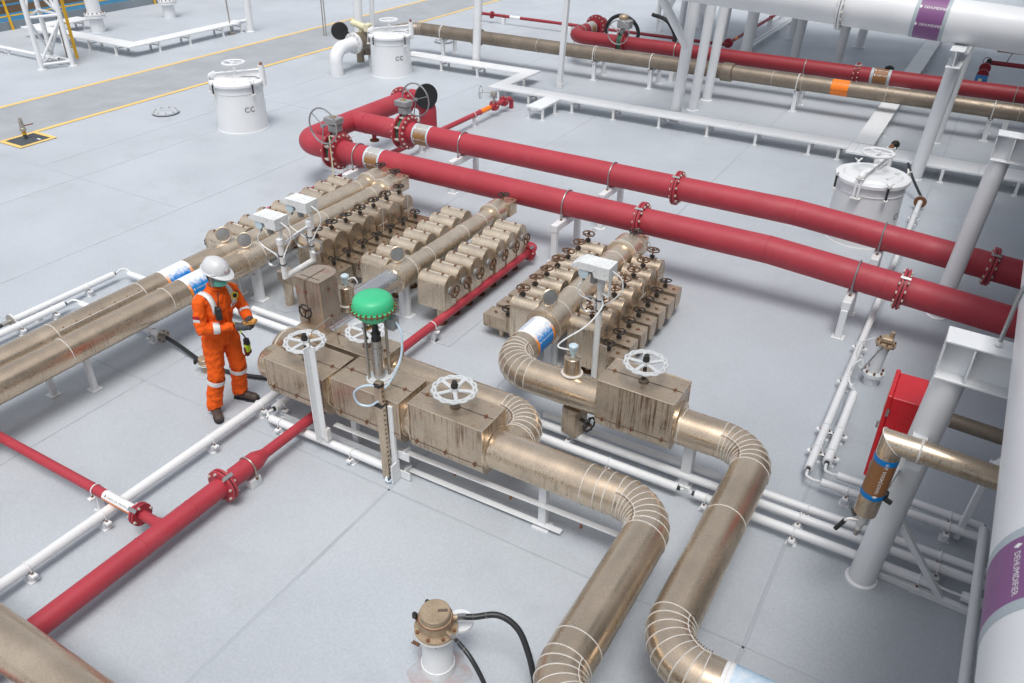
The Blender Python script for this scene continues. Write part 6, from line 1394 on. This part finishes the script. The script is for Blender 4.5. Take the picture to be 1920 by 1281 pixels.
# face mask
mb = MB(); rows = []
for j, z in enumerate((-.022, -.04, -.06, -.082, -.100)):
    rf = (.106, .122, .118, .108, .085)[j]; rl = (.070, .074, .073, .068, .055)[j]
    rows.append([hd(rf * math.cos(a) + .002, rl * math.sin(a) * 1.05, z + .006 * math.cos(a * 3) * .3) for a in [-1.30 + 2.6 * k / 16 for k in range(17)]])
mb.add([p for r_ in rows for p in r_], [(j * 17 + k, j * 17 + k + 1, (j + 1) * 17 + k + 1, (j + 1) * 17 + k) for j in range(4) for k in range(16)]); o = mb.build('face_mask', 'mask', wk); md = o.modifiers.new('t', 'SOLIDIFY'); md.thickness = .004
for s in (-1, 1):
    for z in (-.025, -.085): MB().tube([hd(.03, s * .073, z), hd(-.008, s * .082, -.005)], .0022, 5).build('mask_loop', 'print_white', wk)
# helmet: shell, brim with peak, band
def hs(th, ph, k=1.):
    f = .142 * math.cos(ph) * math.cos(th); l = .118 * math.cos(ph) * math.sin(th); z = .128 * math.sin(ph)
    return hd(f * k - .008, l * k, z * k + .058)
mb = MB(); nn, mm = 40, 10; vv = [hs(2 * PI * i / nn, PI / 2 * j / mm * .985) for j in range(mm + 1) for i in range(nn)]
F_ = [(j * nn + i, j * nn + (i + 1) % nn, (j + 1) * nn + (i + 1) % nn, (j + 1) * nn + i) for j in range(mm) for i in range(nn)] + [tuple(mm * nn + i for i in range(nn))]
mb.add(vv, F_)
# brim ring
vv = []
for i in range(nn):
    th = 2 * PI * i / nn; c_ = max(0, math.cos(th)); pk = .042 * c_ ** 3; b0 = hs(th, 0.02, 1.0); e = HR @ V((math.cos(th), math.sin(th), 0))
    w_ = .010 + pk; vv += [b0, b0 + e * w_ + HR @ V((0, 0, -.006 - pk * .42)), b0 + e * w_ + HR @ V((0, 0, -.012 - pk * .42)), b0 + HR @ V((0, 0, -.012)) - e * .004]
mb.add(vv, [(4 * i + k, 4 * ((i + 1) % nn) + k, 4 * ((i + 1) % nn) + (k + 1) % 4, 4 * i + (k + 1) % 4) for i in range(nn) for k in range(4)])
hel = mb.build('helmet', 'helmet', wk, smooth=50)
MB().tube([hs(0, PI / 2 * k / 12, 1.004) for k in range(2, 13)] + [hs(PI, PI / 2 * k / 12, 1.004) for k in range(11, 2, -1)], .006, 6).build('helmet_ridge', 'helmet', hel)
for s in (-1, 1): MB().box(hs(s * 1.15, .06, 1.03), (.04, .012, .022), .003, HR @ Matrix.Rotation(s * 1.15 + PI / 2, 3, 'Z')).build('slot_cover', 'helmet', hel)
lettering(hel, 'Exxon', .030, 'print_red', lambda u, v: hs(u / .118, .30 + v / .13, 1.012), 'logo')
MB().tube([hd(-.11, -.05, .01), hd(-.125, 0, -.012), hd(-.11, .05, .01)], .012, 8).build('helmet_strap', 'black', hel)
# undershirt at the neck
MB().ring(lp(.052, .008, 1.500), (.3, 0, 1), .056, .010, 20, 6).build('undershirt', 'reflective', wk)
# hands with gloves closed on the device
DV = lp(.335, .105, 1.105)                       # device centre
def hand(wr, side, tip_dir):
    """wr wrist; side +1 left hand, -1 right hand: palm under/beside the device, four fingers over the far side, thumb on top"""
    wr = V(wr); mb = MB(); pal = along(wr, DV, .55) + V((0, side * .024, -.022)); d = (DV - wr).normalized()
    mb.tube([wr - d * .03, wr, along(wr, pal, .5), pal], [.041, .037, .036, .034], 14)
    mb.sphere(pal + d * .012, 1, 14, 10, (.048, .026, .036), V((1, 0, 0)).rotation_difference(d).to_matrix())
    k0 = pal + d * .028
    for i, (ln, up_) in enumerate(((.072, .018), (.080, .004), (.075, -.010), (.060, -.024))):
        a = k0 + V((0, side * .008, up_)); b = a + d * ln * .45 + V((0, side * .006, -.003)); c_ = b + d * ln * .30 + V((0, -side * .018, -.004)); e = c_ + V((.004, -side * .028, -.001))
        mb.tube([a - d * .02, a, b, c_, e], [.0105, .0105, .0100, .0094, .0080], 10)
    th = wr + d * .04 + V((0, 0, .024)); mb.tube([th - d * .02, th, th + d * .04 + V((0, -side * .006, .016)), th + d * .072 + V((0, -side * .018, .014))], [.014, .0135, .0115, .0095], 10)
    fuse(mb, 'gloved_hand', 'glove', wk, .0052, 2)
    MB().tube([along(wr, DV, -.30), along(wr, DV, -.06)], [.045, .042], 16, False).build('glove_cuff', 'glove', wk)
hand(wrR + V((.02, .01, 0)), -1, None); hand(wrL + V((.0, .0, .0)), 1, None)
t = thing('gas_detector', 'handheld orange and black detector in the gloved hands', 'detector', DV)
R_ = Matrix.Rotation(.25, 3, 'Z') @ Matrix.Rotation(-.30, 3, 'Y')
MB().box(DV + V((.01, .0, .02)), (.155, .07, .042), .010, R_).build('body', 'orange_dev', t); MB().box(DV + V((.0, 0, .045)), (.075, .045, .006), .002, R_).build('screen', 'plastic', t)
for k in range(4): MB().cyl(DV + R_ @ V((-.055 + .036 * k + .01, -.037, .012)) + V((0, 0, .012)), DV + R_ @ V((-.055 + .036 * k + .01, -.033, .014)) + V((0, .002, .012)), .009, seg=10).build('grip_stud', 'plastic', t)
MB().cyl(DV + R_ @ V((.078, 0, .016)) + V((0, 0, .01)), DV + R_ @ V((.105, 0, .016)) + V((0, 0, .01)), .022, .016, seg=14).build('probe', 'orange_dev', t)
t = thing('two_way_radio', 'black radio with antenna clipped to the right side of the chest', 'radio', lp(.17, -.12, 1.27))
rr_ = Matrix.Rotation(-.5, 3, 'Z'); rc = lp(.172, -.105, 1.275)
MB().box(rc, (.040, .062, .135), .008, rr_).build('body', 'plastic', t); MB().box(rc + rr_ @ V((.021, 0, -.02)), (.004, .045, .06), .001, rr_).build('keypad', 'black', t); MB().cyl(rc + V((0, .012, .06)), rc + V((.012, .035, .23)), .0065, .005, seg=8).build('antenna', 'plastic', t); MB().cyl(rc + V((0, -.018, .06)), rc + V((0, -.018, .085)), .010, seg=10).build('knob', 'plastic', t)
MB().box(lp(.115, -.075, 1.60), (.012, .024, .10), .003).build('earpiece_arm', 'gear_grey', t)
t = thing('clip_monitor', 'small yellow and black round monitor clipped on the left chest', 'detector', lp(.15, .14, 1.36))
mn = V((.75, -.25, .3)).normalized(); mc = lp(.160, .125, 1.372); MB().lathe(mc, mn, [(.032, -.012), (.036, 0), (.036, .014), (.030, .018)], 20).build('case', 'tag_yellow', t); MB().lathe(mc + mn * .0185, mn, [(.022, 0), (.022, .004)], 16).build('face', 'plastic', t); MB().box(mc + V((.0, .035, .02)), (.02, .02, .03)).build('clip', 'plastic', t)
t = thing('spare_gloves', 'neon yellow work gloves hanging from a clip at the hip', 'gloves', lp(.17, .16, .72))
gc = lp(.195, .165, .74)
mb = MB(); mb.tube([gc + V((0, 0, .10)), gc + V((0, 0, .04))], [.030, .036], 12); mb.build('cuff', 'black', t)
mb = MB(); loft(mb, [(gc + V((0, 0, .05)), (.022, .012, 0), (-.014, .038, 0)), (gc + V((0, 0, .0)), (.022, .01, 0), (-.014, .044, 0)), (gc + V((.002, 0, -.045)), (.018, .01, 0), (-.012, .040, 0))], 14); fuse(mb, 'palm', 'neon', t, .006, 2)
mb = MB()
for k, ln in enumerate((.055, .07, .068, .05)):
    a = gc + V((-.010 + .008 * k * .4, -.034 + .021 * k, -.035)); mb.tube([a, a + V((.004, .002, -ln * .5)), a + V((.0, -.004, -ln))], [.012, .0115, .009], 8)
mb.tube([gc + V((.0, -.04, .02)), gc + V((.02, -.055, -.01)), gc + V((.02, -.052, -.045))], [.013, .012, .009], 8); fuse(mb, 'fingers', 'maroon', t, .0055, 1)
MB().tube(spline([lp(.13, .11, 1.0), lp(.165, .135, .93), gc + V((-.01, 0, .12)), gc + V((0, 0, .09))], 6), .007, 6).build('clip_strap', 'black', t); MB().tube(spline([lp(.13, .10, 1.06), lp(.16, .12, .98), lp(.175, .13, .93)], 6), .009, 6).build('clip_tag', 'neon', t)
